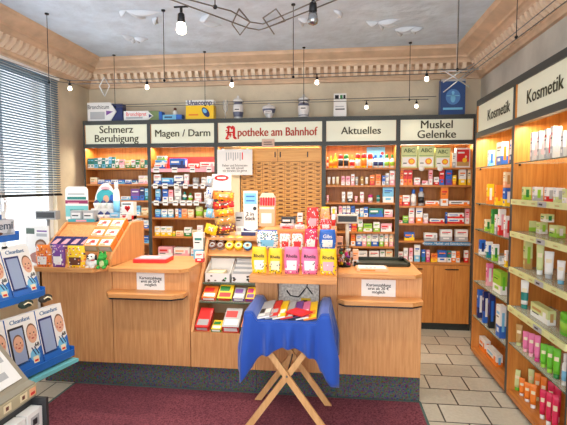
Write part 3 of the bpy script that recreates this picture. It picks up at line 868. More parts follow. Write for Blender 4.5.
# ------------------------------------------------------------------ counters
plm = bpy.data.materials.new('plinth_carpet'); plm.use_nodes = True; nt = plm.node_tree; p = nt.nodes['Principled BSDF']; p.inputs['Roughness'].default_value = .9
tc = nt.nodes.new('ShaderNodeTexCoord'); n = nt.nodes.new('ShaderNodeTexNoise'); n.inputs['Scale'].default_value = 70; n.inputs['Detail'].default_value = 2
hs = nt.nodes.new('ShaderNodeHueSaturation'); hs.inputs['Saturation'].default_value = 2.2; hs.inputs['Value'].default_value = .2
nt.links.new(tc.outputs['Object'], n.inputs['Vector']); nt.links.new(n.outputs['Color'], hs.inputs['Color']); nt.links.new(hs.outputs['Color'], p.inputs['Base Color'])
YP = 3.24
def plinth(u, x0, x1):
    m = MB(); m.box(x0, x1, .03, .5, 0, .192, plm); m.build('plinth', u)
def desk(x0, x1, label, notice_px):
    u = thing('service_desk', label, 'service desk', (0, YP, 0), 0, 'service desks of the counter')
    plinth(u, x0, x1)
    m = MB(); m.box(x0+.002, x1-.002, 0, .58, .192, .935, cw); m.build('body', u, bevel=.002)
    ch = .06
    m = MB(); m.prism([(x0+.002, -.06), (x1-ch, -.06), (x1-.002, 0), (x1-.002, .58), (x0+.002, .58)], .935, .965, 'z', cwd); m.build('worktop', u, bevel=.003)
    m = MB(); m.prism([(x0, -.012), (x0+.0, -.10), (x0+.05, -.155), (x1-.09, -.155), (x1-.01, -.10), (x1-.01, -.002), (x0, -.002)], .757, .79, 'z', cwd); l = m.build('bag_ledge', u, bevel=.003)
    m = MB(); m.prism([(x0+.005, -.002), (x0+.01, -.095), (x0+.055, -.147), (x1-.095, -.147), (x1-.018, -.095), (x1-.018, -.002)], .745, .757, 'z', black); m.build('edge_strip', l)
    return u
desk(-1.745, -1.115, 'left wooden service desk with projecting ledge and white notice', None)
desk(.015, .625, 'right wooden service desk with projecting ledge and dark tray on top', None)
def notice(x0, y0, x1, y1, label):
    a = onY(x0, y0, YP-.004); b = onY(x1, y1, YP-.004); w = b.x-a.x; h = a.z-b.z
    t = thing('paper_notice', label, 'notice', ((a.x+b.x)/2, YP-.004, b.z), 0, 'notices taped to the service desks')
    m = MB(); m.box(-w/2, w/2, 0, .003, 0, h, paper); m.build('sheet', t)
    lettering('Kartenzahlung\nerst ab 20 €\nmöglich', h*.235, ink, t, (0, -.0007, h*.5), sx=.98, bold=.0006)
notice(136.5, 272.5, 164.5, 290.5, 'white notice with three lines of black lettering on the left desk')
notice(361.5, 279.3, 395.5, 298.2, 'white notice with three lines of black lettering on the right desk')
# display counter at the left: ledge, sloped display board, closed side
u = thing('display_counter', 'stepped wooden candy counter at the left with a sloping top', 'display counter', (0, YP, 0)); xa, xb = -2.36, -1.747
plinth(u, xa, xb)
m = MB(); m.box(xa+.002, xb-.02, 0, .6, .192, .95, cw); m.build('body', u)
sl = [(0,1.02),(.02,1.05),(.355,1.279),(.6,1.279),(.6,.192),(0,.192)]
m = MB(); m.prism(sl, xb-.02, xb, 'x', cw); m.build('side_panel', u)
m = MB(); m.prism(sl, xa, xa+.02, 'x', cw); m.build('side_panel', u)
m = MB(); m.prism([(xa, 0), (xa, -.12), (xa+.08, -.19), (xb-.05, -.19), (xb, -.11), (xb, 0), (xb, .12), (xa, .12)], .95, .968, 'z', cwd)
m.box(xa+.08, xb-.05, -.192, -.172, .968, .985, cwd); m.build('ledge', u, bevel=.002)
SL = math.atan2(.24, .335); s0 = Vector((0, .06, 1.06)); sdir = Vector((0, math.cos(SL), math.sin(SL)))
m = MB(); m.prism([(.06,.97),(.06,1.06),(.395,1.275),(.395,1.255),(.08,1.05),(.08,.97)], xa+.02, xb-.02, 'x', cw); m.build('sloped_board', u)
m = MB(); m.box(xa+.02, xb-.02, .37, .6, 1.262, 1.28, cwd); m.build('top_shelf', u)
m = MB(); M_ = Matrix.Translation((0, .06, 1.06)) @ Matrix.Rotation(SL, 4, 'X'); xd = onY(79.5, 235, 3.3).x; m.box(xd-.004, xd+.004, 0, .2, .0, .02, cwd, M=M_ @ Matrix.Translation((0, .125, 0))); m.build('divider', u)
# display counter with leaning sides and glass shelves
u = thing('display_counter', 'open sloping display counter with glass shelves between left desk and centre', 'display counter', (0, YP, 0)); xa, xb = -1.113, -.602
plinth(u, xa, xb)
m = MB(); m.box(xa+.002, xb-.002, 0, .58, .192, .467, cw); m.build('body', u)
m = MB(); m.box(xa+.022, xb-.002, .53, .55, .467, 1.13, mat('display_back', (214,190,150), .5)); m.build('back_panel', u)
m = MB(); m.prism([(0,.467),(.04,.467),(.5,1.11),(.5,1.15),(.46,1.15)], xa, xa+.022, 'x', cw); m.prism([(.5,.467),(.55,.467),(.55,1.15),(.5,1.15)], xa, xa+.022, 'x', cw); m.build('side_post', u)
m = MB(); m.box(xa, xb-.002, .45, .9, 1.13, 1.15, cwd); m.build('top_shelf', u)
for y, z in ((.16, .667), (.26, .797)):
    m = MB(); m.box(xa+.022, xb-.002, y, .53, z-.012, z, glass, front=mat('glass_edge', (90,104,84), .2)); m.build('glass_shelf', u)
m = MB(); m.prism([(.40,1.0),(.53,1.0),(.53,1.115),(.47,1.07),(.405,1.0)], xa+.024, xb-.004, 'x', cwd); m.build('step_shelf', u)
# centre display counter with bag ledge and steps
u = thing('display_counter', 'tall centre display counter behind the cloth covered folding table', 'display counter', (0, YP, 0)); xa, xb = -.6, .013
plinth(u, xa, xb)
xo0, xo1 = onY(277.5, 300, YP).x, onY(320, 300, YP).x
m = MB(); m.box(xa, xb, 0, .6, .192, .52, cw); m.box(xa, xo0, 0, .6, .52, .92, cw); m.box(xo1, xb, 0, .6, .52, .92, cw); m.box(xo0, xo1, .4, .6, .52, .92, cw); m.build('body', u)
m = MB(); m.box(xa, xb, -.24, .6, .92, .975, cwd); m.build('ledge', u, bevel=.003)
for y, z in ((.0, 1.12), (.2, 1.25)):
    m = MB(); m.box(xa+.01, xb-.005, y, .6, z-.13 if z > 1.2 else .975, z, cwd); m.build('step', u)

# ------------------------------------------------------------------ goods on the counters
def bag(name, w, h, main, label_c, title, text, lab, loc, rz=0, lean=0, group=None, thick=None, text_c=None, prints=''):
    rnd = random.Random(lab)
    th = thick or w*.32
    m = MB(); nu, nv = 17, 21
    A, L, T_ = P(main), P(label_c), P(title)
    for sgn in (-1, 1):
        rows = []
        for i in range(nv):
            v = i/(nv-1); row = []
            for j in range(nu):
                q = -1+2*j/(nu-1)
                crimp = min(1, max(0, (1-v)/.14)) * min(1, .35+v/.12)
                y = sgn*(th/2)*max(.02, (1-q*q)**.45*(crimp**.6))
                wv = .94+.06*math.cos((v-.5)*6)
                row.append((q*w/2*wv, y+th/2, v*h))
            rows.append(row)
        def pick(i, j, s=sgn):
            if s > 0: return A
            v = (i+.5)/(nv-1); q = -1+2*(j+.5)/(nu-1)
            if v > .93: return T_
            if .14 < v < .5 and abs(q) < .6: return L if rnd.random() < .93 or not prints else P(rnd.choice(prints))
            if prints and (v < .4 or text == '') and rnd.random() < .22: return P(rnd.choice(prints))
            return A
        m.grid(rows, A, False, True, pick)
    t = thing(name, lab, 'bag', loc, rz, group, rot=(lean, 0, rz))
    m.build('pouch', t, fix=True)
    if text: lettering(text, w*.3, text_c or ink, t, (0, -.001, h*.66), (PI/2, 0, 0), sx=.95, bold=.0006)
    return t
def bag_px(x0, x1, yt, Y, z0, *a, **k):
    p0 = onY(x0, yt, Y); p1 = onY(x1, yt, Y); h = p0.z-z0
    main, lc, ti, text, lab = a
    return bag('candy_bag', (p1.x-p0.x)*.96, h, main, lc, ti, text, lab, ((p0.x+p1.x)/2, Y, z0+.001), **k)
G1 = 'cough sweet bags on the centre counter ledge'
zc = .975
bag_px(250.7, 267, 247, 3.06, zc, 'Y','W','Y','Rheila','yellow sweet bag at left end of the centre counter ledge', prints='KCY', group=G1)
bag_px(267.6, 282.4, 248.5, 3.06, zc, 'Y','C','Y','Rheila','second yellow sweet bag from left on the centre counter ledge', prints='KC', group=G1)
bag_px(283.2, 300, 247, 3.06, zc, 'Q','W','Q','Rheila','pink sweet bag beside the two yellow bags on the centre ledge', prints='KWM', group=G1)
bag_px(300.6, 318.6, 247.5, 3.06, zc, 'Q','W','M','Rheila','pink sweet bag next to right hand yellow bag on centre ledge', prints='KWM', group=G1)
bag_px(319.2, 337.4, 249, 3.06, zc, 'Y','P','Y','Rheila','yellow sweet bag at right end of the centre counter ledge', prints='VWQ', group=G1)
G2 = 'sweet bags on the first step of the centre counter'
bag_px(255.6, 278.4, 230.5, 3.26, 1.12, 'W','L','B','','white and light blue bag with floral print behind the yellow bags', prints='LTKB', group=G2)
bag_px(279, 291, 233, 3.26, 1.12, 'W','R','R','','white and red bag, left of two behind the pink bags', prints='RGAW', group=G2)
bag_px(291.2, 303.6, 233, 3.26, 1.12, 'W','R','R','','white and red bag, right of two behind the pink bags', prints='RGAW', group=G2)
bag_px(304, 318, 229, 3.26, 1.12, 'Z','W','M','','crimson bag with white label left of the blue bag', prints='MWR', group=G2)
bag_px(318.6, 336.4, 229.7, 3.26, 1.12, 'B','W','B','Gibs','blue bag with white label behind the right yellow bag', prints='L', group=G2, text_c=paper)
G3 = 'packs on the upper step of the centre counter'
bag_px(279, 294, 224, 3.5, 1.25, 'P','R','W','','pale pink and red bag on upper step below small black box', prints='RWQ', group=G3)
bag_px(294.4, 305, 224.5, 3.5, 1.25, 'W','P','R','','white and pink bag on upper step beside tall red bag', prints='RPQ', group=G3)
bag_px(306.2, 319.2, 207.5, 3.5, 1.25, 'R','P','R','','tall red bag standing at the back of the centre counter', prints='WPR', group=G3)
bag_px(319.6, 331.6, 219, 3.46, 1.25, 'R','W','R','','short red bag with white label behind the blue bag', prints='WP', group=G3)
bag_px(320.6, 330, 207, 3.62, 1.25, 'E','C','Y','','peach and yellow bag behind the short red bag', prints='YCO', group=G3)
def put(kind, x0, x1, yt, Y, z0, d, cols, name, lab, cat=None, rz=0, group=None):
    p0 = onY(x0, yt, Y); p1 = onY(x1, yt, Y)
    o = product(kind, (p1.x-p0.x)*.97, d, p0.z-z0, cols); o.name = name; o.location = ((p0.x+p1.x)/2, Y, z0+.001); o.rotation_euler.z = rz
    return tag(o, lab, cat or KN[kind], group)
put('o', 331.6, 335.8, 208.8, 3.58, 1.25, .03, 'YWR', 'bottle', 'slim white bottle with yellow cap behind the blue bag')
put('b', 281, 295.6, 217, 3.66, 1.25, .05, 'KSW', 'carton', 'small flat black box in front of the drawer cabinet')
put('b', 297.4, 302.6, 213, 3.66, 1.25, .03, 'WRK', 'carton', 'slim upright white box right of the small black box')
# lip care displays on top of the sloping display
p0 = onY(243.5, 232, 3.95); p1 = onY(257.5, 191, 3.95); w = p1.x-p0.x; h = p1.z-1.15
t = thing('lip_care_display', 'white lip care card with 2 in lettering and blue wave foot', 'display', ((p0.x+p1.x)/2, 3.95, 1.151))
m = MB(); m.box(-w/2, w/2, 0, .012, 0, h, paper); m.rect(-w*.44, w*.44, h*.7, h*.95, -.0006, P('L')); m.rect(-w*.3, w*.3, h*.76, h*.79, -.001, P('B')); m.rect(-w*.3, w*.3, h*.86, h*.89, -.001, P('B'))
m.prism([(-w*.5,.0),(w*.5,0),(w*.5,h*.13),(w*.2,h*.09),(-w*.2,h*.11),(-w*.5,h*.16)], -.004, -.0005, 'y', P('N')); m.disc((w*.3, h*.6), w*.13, w*.13, -.0012, P('K')); m.build('card', t)
m = MB(); m.box(-w/2, w/2, -.1, -.005, 0, .035, P('W'), front=P('N')); m.build('tray', t)
lettering('2 in\nStick', .05, ink, t, (-.005, -.0015, h*.42), bold=.001)
put('b', 235, 243.2, 212.5, 3.93, 1.15, .08, 'SWK', 'carton', 'upright grey and white box beside hanging sweet packets', rz=0)
p0 = onY(260.5, 231, 3.78); p1 = onY(276, 193, 3.78); w = p1.x-p0.x; h = p1.z-1.25
t = thing('lipstick_display', 'small stand of red and white striped sticks above the floral bag', 'display', ((p0.x+p1.x)/2, 3.70, 1.251))
m = MB(); m.box(-w/2, w/2, 0, .06, 0, h*.62, P('E')); m.rect(-w*.35, w*.3, h*.1, h*.4, -.0006, P('W')); m.rect(-w*.45, w*.45, h*.52, h*.58, -.0006, P('W')); m.box(-w/2, w/2, .055, .06, h*.62, h*.9, P('P')); m.build('stand', t)
m = MB(); m.prism([(-w*.5,h*.86),(w*.5,h*.86),(w*.35,h),(-w*.35,h)], .04, .052, 'y', P('C')); m.build('header_card', t)
for i in range(6):
    m = MB(); xx = -w*.4+i*w*.16; m.lathe([(.006,0),(.0065,.005),(.0065,h*.22),(.004,h*.25)], P('R'), 8, c=(xx, .03, h*.62)); m.build('lip_stick', t)
# clip strip with hanging packets
cs = onY(221, 178, 3.9)
zc0 = 1.15
t = thing('clip_strip', 'white hanging strip with a red oval logo card above sweet packets', 'clip strip', (cs.x, 3.86, zc0+.001)); hz = onY(221, 174, 3.86).z-zc0
m = MB(); m.box(-.008, .008, .07, .078, 0, hz, dark); m.box(-.06, .06, .02, .12, 0, .006, dark); m.build('stand', t)
p0 = onY(211.5, 175, 3.86); p1 = onY(231, 192, 3.86); w = p1.x-p0.x
m = MB(); m.box(-w/2, w/2, .06, .068, hz-.15, hz, paper); m.disc((0, hz-.035), w*.38, .028, .0594, P('R'), 18); m.rect(-w*.22, w*.22, hz-.042, hz-.028, .059, P('W')); m.prism([(-w*.5,hz-.15),(w*.45,hz-.15),(-w*.5,hz-.06)], .0575, .0598, 'y', P('W')); m.build('logo_card', t)
def packet(x0, x1, y0, y1, Y, main, l2, lab, tilt=0):
    a = onY(x0, y0, Y); b = onY(x1, y1, Y); w = b.x-a.x; h = a.z-b.z
    m = MB(); A, B = P(main), P(l2); nu, nv = 17, 9
    rnd = random.Random(int(y0*7))
    for sgn in (-1, 1):
        rows = []
        for i in range(nv):
            v = -1+2*i/(nv-1)
            rows.append([(-w/2+w*j/(nu-1)+.003*math.sin(v*9)*(1 if j in (0, nu-1) else 0), sgn*.017*max(.03, (1-v*v))**.6*max(.04, 1-abs(-1+2*j/(nu-1))**4), v*h/2*(.92+.08*math.cos(j*1.3))) for j in range(nu)])
        def pick(i, j, s_=sgn):
            if j in (0, nu-2): return P('S') if main in 'SLW' else A
            if 2 < i < 6 and 4 < j < 12: return B if rnd.random() < .75 else P('W')
            return A if rnd.random() < .88 else P('Y' if main in 'ROAYD' else 'B')
        m.grid(rows, A, False, True, pick)
    o = m.build('sweet_packet', loc=((a.x+b.x)/2, Y, (a.z+b.z)/2), rot=(0, tilt, 0))
    tag(o, lab, 'packet', 'sweet packets hanging from the clip strip')
packet(213, 234, 191.5, 200.5, 3.845, 'O','E', 'orange sweet packet, topmost on the hanging strip', .08)
packet(213, 234, 200.5, 208.5, 3.85, 'R','D', 'red sweet packet, second from top on the hanging strip', -.12)
packet(214, 234, 208.5, 216.5, 3.845, 'O','Y', 'orange and yellow sweet packet, third on the hanging strip', -.1)
packet(215, 235, 216, 225, 3.85, 'A','O', 'golden brown sweet packet, fourth on the hanging strip', -.15)
packet(215, 236, 224.5, 233.5, 3.845, 'D','R', 'dark brown sweet packet, lowest on the hanging strip', -.18)
packet(205, 217, 224, 235, 3.79, 'Y','A', 'yellow packet hanging left of the strip above tin cans', .3)
for i, (y0, y1, c1, c2, l) in enumerate(((176,187,'S','L','topmost'),(187,198,'W','B','second'),(198,208,'S','W','third'),(208,218,'L','S','lowest'))):
    packet(206, 213, y0, y1, 3.84, c1, c2, '%s silver blue packet in column left of the hanging strip' % l, .2)
a = onY(212, 244, 3.8)
# desk goods
put('b', 193, 203, 233, 3.64, .965, .06, 'WLT', 'carton', 'upright white and light blue box at back of left desk')
put('b', 195, 203, 252, 3.5, .965, .05, 'WRR', 'carton', 'small white and red box in front of the light blue box')
a = onZ(143, 261, .965); b = onZ(172, 254, .965)
t = thing('leaflet_pad', 'red and white leaflet pad lying on the left service desk', 'leaflet pad', (-1.52, 3.52, .9655), R(4))
m = MB(); m.box(-.14, .14, -.1, .1, 0, .03, P('R')); m.box(-.13, .13, -.09, .09, .03, .034, P('P')); m.build('pad', t); m = MB(); m.box(-.1, .05, -.06, .03, .0345, .036, paper); m.build('leaflet', t)
# tins, cartons and flat packs in the open display
def tin(px, py, lid, body, lab, dz=0):
    a = onY(px, py, 3.70)
    t = thing('tin', lab, 'tin', (a.x, 3.705+dz*.95, 1.067+dz*1.15), 0, 'round tins on the top step of the open display', rot=(R(48), 0, 0))
    m = MB(); m.lathe([(.033,0),(.035,.003),(.035,.03),(.033,.032)], P(body), 16); m.build('body', t)
    m = MB(); m.lathe([(.0365,.025),(.0365,.036),(.033,.038)], P(lid), 16); m.lathe([(.001,.0384),(.024,.0384),(.024,.0388),(.001,.0388)], P('C' if lid != 'D' else 'S'), 14); m.lathe([(.001,.0388),(.012,.0388),(.012,.0391),(.001,.0391)], P('D'), 10); m.build('lid', t)
tin(213, 252, 'D', 'S', 'lower brown lidded tin, left of the yellow tins'); tin(221, 252, 'D', 'S', 'brown lidded tin touching the yellow tins')
tin(213, 245, 'D', 'K', 'upper brown lidded tin stacked at left', .04); tin(221, 245, 'D', 'K', 'upper brown lidded tin stacked beside yellow tins', .04)
tin(230, 252, 'Y', 'Y', 'lower left tin of the four yellow tins'); tin(239, 252, 'Y', 'Y', 'lower right tin of the four yellow tins')
tin(230, 245, 'Y', 'Y', 'upper left tin of the four yellow tins', .04); tin(239, 245, 'Y', 'Y', 'upper right tin of the four yellow tins', .04)
tin(248, 251, 'L', 'B', 'light blue tin at right of the yellow tins')
def tray(x0, x1, yb, Y, z0, d, lab, prints):
    a = onY(x0, yb, Y); b = onY(x1, yb, Y); w = b.x-a.x-.006
    t = thing('display_tray', lab, 'display box', ((a.x+b.x)/2, Y, z0+.001), 0, 'white counter boxes on the upper glass shelf')
    hf, hb = .075, .17; e = .004; c = P('W')
    m = MB(); m.box(-w/2, w/2, 0, d, 0, e, c); m.box(-w/2, w/2, 0, e, 0, hf, c); m.box(-w/2, w/2, d-e, d, 0, hb, c)
    for s in (-w/2, w/2-e): m.prism([(0,0),(d,0),(d,hb),(0,hf)], s, s+e, 'x', c)
    random.seed(int(x0))
    for k in range(9): m.disc((random.uniform(-.4,.4)*w, random.uniform(.15,.75)*hf), .006+random.random()*.008, .005+random.random()*.005, -.0006, P(random.choice('GDK')), 8)
    m.build('carton', t); return t, w, d
t, w, d = tray(204.5, 230.4, 286, 3.52, .797, .20, 'white open counter box with wooden coloured inside, left on upper glass shelf', 0)
m = MB(); m.box(-w*.4, w*.2, .02, .16, .005, .08, P('C')); m.build('insert', t)
t, w, d = tray(231, 254.5, 286, 3.52, .797, .20, 'white counter box filled with leaflets, right on upper glass shelf', 0)
m = MB()
for k in range(6): m.box(-w*.44, w*.44, .02+.03*k, .03+.03*k, .006, .09+.014*k, P('W' if k % 2 else 'S'))
m.build('leaflets', t)
def flat(name, x0, x1, Y, z0, d, h, cols, lab, tilt=.5, cat='packet', group=None):
    a = onY(x0, 300, Y); b = onY(x1, 300, Y); w = (b.x-a.x)*.95
    m = MB(); hw = w/2; A, B, Tt = P(cols[0]), P(cols[1]), P(cols[2])
    m.box(-hw, hw, 0, d, 0, h, A, front=B); m.rect(-hw*.8, hw*.8, h*.2, h*.8, -.0006, Tt)
    z = h+.0006
    m.face([(-hw*.8,d*.1,z),(hw*.8,d*.1,z),(hw*.8,d*.4,z),(-hw*.8,d*.4,z)], Tt); m.face([(-hw*.9,d*.5,z),(hw*.5,d*.5,z),(hw*.5,d*.85,z),(-hw*.9,d*.85,z)], B)
    o = m.build(name, loc=((a.x+b.x)/2, Y, z0+.0015), rot=(tilt, 0, 0)); return tag(o, lab, cat, group)
g = 'flat sweet packs on the lower glass shelf'
flat('sweet_pack', 201.5, 216, 3.43, .667, .14, .03, 'ORW', 'orange red flat pack, left on the lower glass shelf', .5, group=g)
flat('sweet_pack', 217, 232, 3.43, .667, .16, .03, 'YGR', 'yellow flat pack with green print on the lower glass shelf', .55, group=g)
flat('sweet_pack', 233, 244.5, 3.43, .667, .13, .03, 'SVW', 'grey and violet flat pack on the lower glass shelf', .5, group=g)
flat('sweet_pack', 245.5, 254.5, 3.43, .667, .14, .03, 'YMV', 'yellow and magenta flat pack, right on lower glass shelf', .5, group=g)
g = 'boxes on the floor of the open display'
flat('display_carton', 195, 209, 3.27, .467, .20, .045, 'RRS', 'red box leaning at the left in the open display bottom', .55, 'box', g)
flat('display_carton', 210.5, 221, 3.26, .467, .12, .025, 'YGW', 'low yellow and green box between two red boxes', .3, 'box', g)
flat('display_carton', 222, 239.5, 3.26, .467, .20, .06, 'SRW', 'grey topped box with red and white front in open display', .5, 'box', g)
flat('display_carton', 241, 251, 3.26, .467, .18, .06, 'OGW', 'orange and green box beside the table cloth in open display', .4, 'box', g)
# printed board inside the centre counter opening
a = onY(278.5, 302, 3.29); b = onY(319, 282, 3.29); w = b.x-a.x
t = thing('printed_board', 'grey printed board with yellow tag leaning inside the centre counter', 'board', ((a.x+b.x)/2, 3.27, .525), rot=(-.12, 0, 0)); h = .385
m = MB(); m.box(-w/2, w/2, 0, .012, 0, h, mat('print_newsgrey', (226,220,212), .7, vary=.15, vscale=60))
for k in range(26):
    x = random.uniform(-.45, .4)*w; z = h*random.uniform(.9, .97); m.rect(x, x+.008, z, z+.008, -.0005, ink)
m.build('board', t)
m = MB(); m.tube([(-w*.3, -.004, h*.72), (-w*.2, -.006, h*.62), (0, -.006, h*.6), (w*.12, -.006, h*.72), (w*.2, -.006, h*.8), (w*.34, -.004, h*.66)], .005, black, 6); m.tube([(w*.2,-.006,h*.8),(w*.24,-.006,h*.97)], .004, black, 6); m.build('cord', t)
m = MB(); m.box(w*.06, w*.3, -.005, -.0005, h*.44, h*.58, P('Y')); m.rect(w*.1, w*.22, h*.5, h*.54, -.0056, ink); m.build('yellow_tag', t)

# right desk: tray, papers, basket, customer display
t = thing('coin_tray', 'dark green black tray lying on the right service desk', 'tray', (.36, 3.60, .966), R(2))
tb = mat('tray_green_black', (44,48,34), .35)
m = MB(); m.prism([(-.22,-.12),(.2,-.12),(.22,-.1),(.22,.1),(.2,.12),(-.2,.12),(-.22,.1)], 0, .018, 'z', tb); m.box(-.2, .2, .1, .12, .018, .04, tb); m.box(-.22, -.2, -.1, .12, .018, .034, tb); m.box(.2, .22, -.1, .12, .018, .034, tb); m.box(-.2, .2, -.12, -.1, .018, .028, tb); m.build('body', t, bevel=.003)
m = MB(); m.ball((.18, .08, .04), (.02,.03,.014), black, 10); m.build('pen_holder', t)
t = thing('paper_pad', 'peach and white paper pad at front edge of the right desk', 'paper pad', (.27, 3.33, .966), R(1))
m = MB(); m.box(-.115, .115, -.07, .07, 0, .022, P('E')); m.box(-.1, .1, -.06, .06, .022, .026, paper); m.rect(-.09, .02, .006, .016, -.0706, P('O')); m.build('pad', t)
m = MB()
for k in range(3): m.box(-.05+.03*k, -.03+.03*k, -.05, .0, .0262, .027, P('P'))
m.build('print', t)
a = onY(344.5, 262, 3.45)
t = thing('wire_basket', 'round wire basket of small sweets on the right desk', 'basket', (a.x, 3.46, .966)); bw = .062
m = MB()
for k in range(12):
    an = 2*PI*k/12; m.tube([(bw*.75*math.cos(an), bw*.75*math.sin(an), 0), (bw*1.05*math.cos(an), bw*1.05*math.sin(an), .06), (bw*math.cos(an), bw*math.sin(an), .15)], .0015, dark, 5)
for z, r in ((.002,.75),(.06,1.05),(.15,1.0)):
    m.tube([(bw*r*math.cos(2*PI*k/20), bw*r*math.sin(2*PI*k/20), z) for k in range(21)], .002, dark, 5)
m.lathe([(.001,0),(bw*.75,0),(bw*.75,.002),(.001,.002)], dark, 14); m.build('frame', t)
for k in range(14):
    an = k*2.4; z = .02+.028*(k//3); r = .03
    m = MB(); m.ball((0,0,0), (.02,.014,.014), P('MYKGPDWSVGMAKW'[k]), 8)
    o = m.build('sweet', loc=(a.x+r*math.cos(an), 3.46+r*math.sin(an), .966+z), rot=(0, an, an))
    tag(o, '%s sweet, %s from the bottom of the wire basket' % (PAL['MYKGPDWSVGMAKW'[k]][1], ORD[k+1]), 'sweet', 'sweets in the wire basket')
put('b', 352.6, 358.6, 250, 3.5, .966, .05, 'EWO', 'carton', 'small upright peach box between basket and dark tray')
put('b', 336.6, 343, 237, 3.53, .966, .05, 'EOD', 'carton', 'peach and orange box behind the wire basket')
def pole_display(px, x0, x1, y0, y1, Y, z0, lab, frame):
    a = onY(x0, y0, Y); b = onY(x1, y1, Y); c = onY(px, y1, Y); w = b.x-a.x; h = a.z-b.z
    t = thing('customer_display', lab, 'display', (c.x, Y, z0)); zb = b.z-z0
    off = (a.x+b.x)/2-c.x
    m = MB(); m.lathe([(.06,0),(.06,.008),(.02,.016),(.016,.02)], frame, 16); m.build('base', t)
    m = MB(); m.lathe([(.016,.02),(.016,zb+.01)], frame, 12); m.build('pole', t)
    m = MB(); m.box(off-w/2, off+w/2, -.03, .04, zb, zb+h, frame); s = m.build('head', t, bevel=.004)
    m = MB(); m.box(off-w*.43, off+w*.43, -.033, -.03, zb+h*.2, zb+h*.85, black); m.build('screen', s)
beige = mat('display_beige', (206,196,178), .5)
pole_display(347.4, 336.6, 358.2, 214.4, 223.4, 3.68, .966, 'beige customer display on a pole on the right desk', beige)
# back office desk behind the left candy counter carries the other display
m = MB(); m.box(-3.0, -2.37, 0, .7, .9, .93, white)
t = thing('office_desk', 'white office desk below the window, left of the candy counter', 'desk', (0, 3.42, 0))
m.build('desk_top', t)
for x in (-2.98, -2.42):
    for y in (.02, .63):
        m = MB(); m.box(x, x+.05, y, y+.05, 0, .9, white); m.build('leg', t)
pole_display(48, 37, 58, 210.6, 219.5, 3.80, .931, 'grey customer display with dark screen on pole below the window', mat('display_grey', (150,152,154), .5))

# candy counter goods
zl = .969
gA = 'sweet bags on the ledge of the left candy counter'
bag_px(33.2, 48.8, 245, 3.10, zl, 'O','W','O','','orange sweet bag at the left end of the candy counter ledge', prints='WDRE', group=gA, thick=.05)
bag_px(49.4, 63.4, 244.6, 3.10, zl, 'V','W','V','','purple and white sweet bag between orange and yellow bags', prints='WVP', group=gA, thick=.05)
bag_px(64, 84, 246, 3.10, zl, 'Y','D','Y','','yellow sweet bag left of the plush toys on the ledge', prints='DWOE', group=gA, thick=.05)
def plush(name, lab, px, Y, colour, belly, ear, h, kind):
    a = onY(px, 260, Y)
    t = thing(name, lab, 'plush toy', (a.x, Y, zl+.001))
    k = h/.13; A = mat('plush_'+colour, {'white': (236,232,226), 'green': (60,170,70)}[colour], .95, bump=.4, bscale=120)
    m = MB(); m.ball((0,0,.04*k), (.036*k,.032*k,.04*k), A); m.ball((0,-.006*k,.095*k), (.034*k,.032*k,.032*k), A); m.ball((0,-.036*k,.087*k), (.022*k,.024*k,.016*k), A)
    for s in (-1,1):
        m.ball((s*.036*k,-.012*k,.05*k), (.014*k,.014*k,.026*k), A, 8); m.ball((s*.024*k,-.034*k,.014*k), (.015*k,.026*k,.014*k), A, 8)
        if kind == 'frog': m.ball((s*.018*k,-.006*k,.125*k), .012*k, A, 8)
    m.build('body', t)
    for s in (-1,1):
        m = MB()
        if kind == 'dog': m.ball((s*.036*k, 0, .09*k), (.01*k,.016*k,.028*k), P(ear), 8); m.build('ear', t)
        m = MB(); m.ball((s*.016*k, -.034*k if kind == 'dog' else -.017*k, (.105 if kind == 'dog' else .128)*k), .006*k, black, 8); m.build('eye', t)
    m = MB(); m.ball((0,-.026*k,.04*k), (.022*k,.012*k,.028*k), P(belly), 10); m.build('belly', t)
    if kind == 'dog':
        m = MB(); m.ball((0,-.06*k,.092*k), .007*k, black, 8); m.build('nose', t); m = MB(); m.lathe([(.028*k,0),(.032*k,.005*k),(.028*k,.01*k)], P('R'), 12, c=(0,-.004*k,.068*k)); m.build('collar', t)
plush('plush_dog', 'white plush dog with red collar beside the green plush frog', 92, 3.13, 'white', 'W', 'K', .118, 'dog')
plush('plush_frog', 'green plush frog at right end of the candy counter ledge', 103.2, 3.14, 'green', 'I', 'G', .125, 'frog')
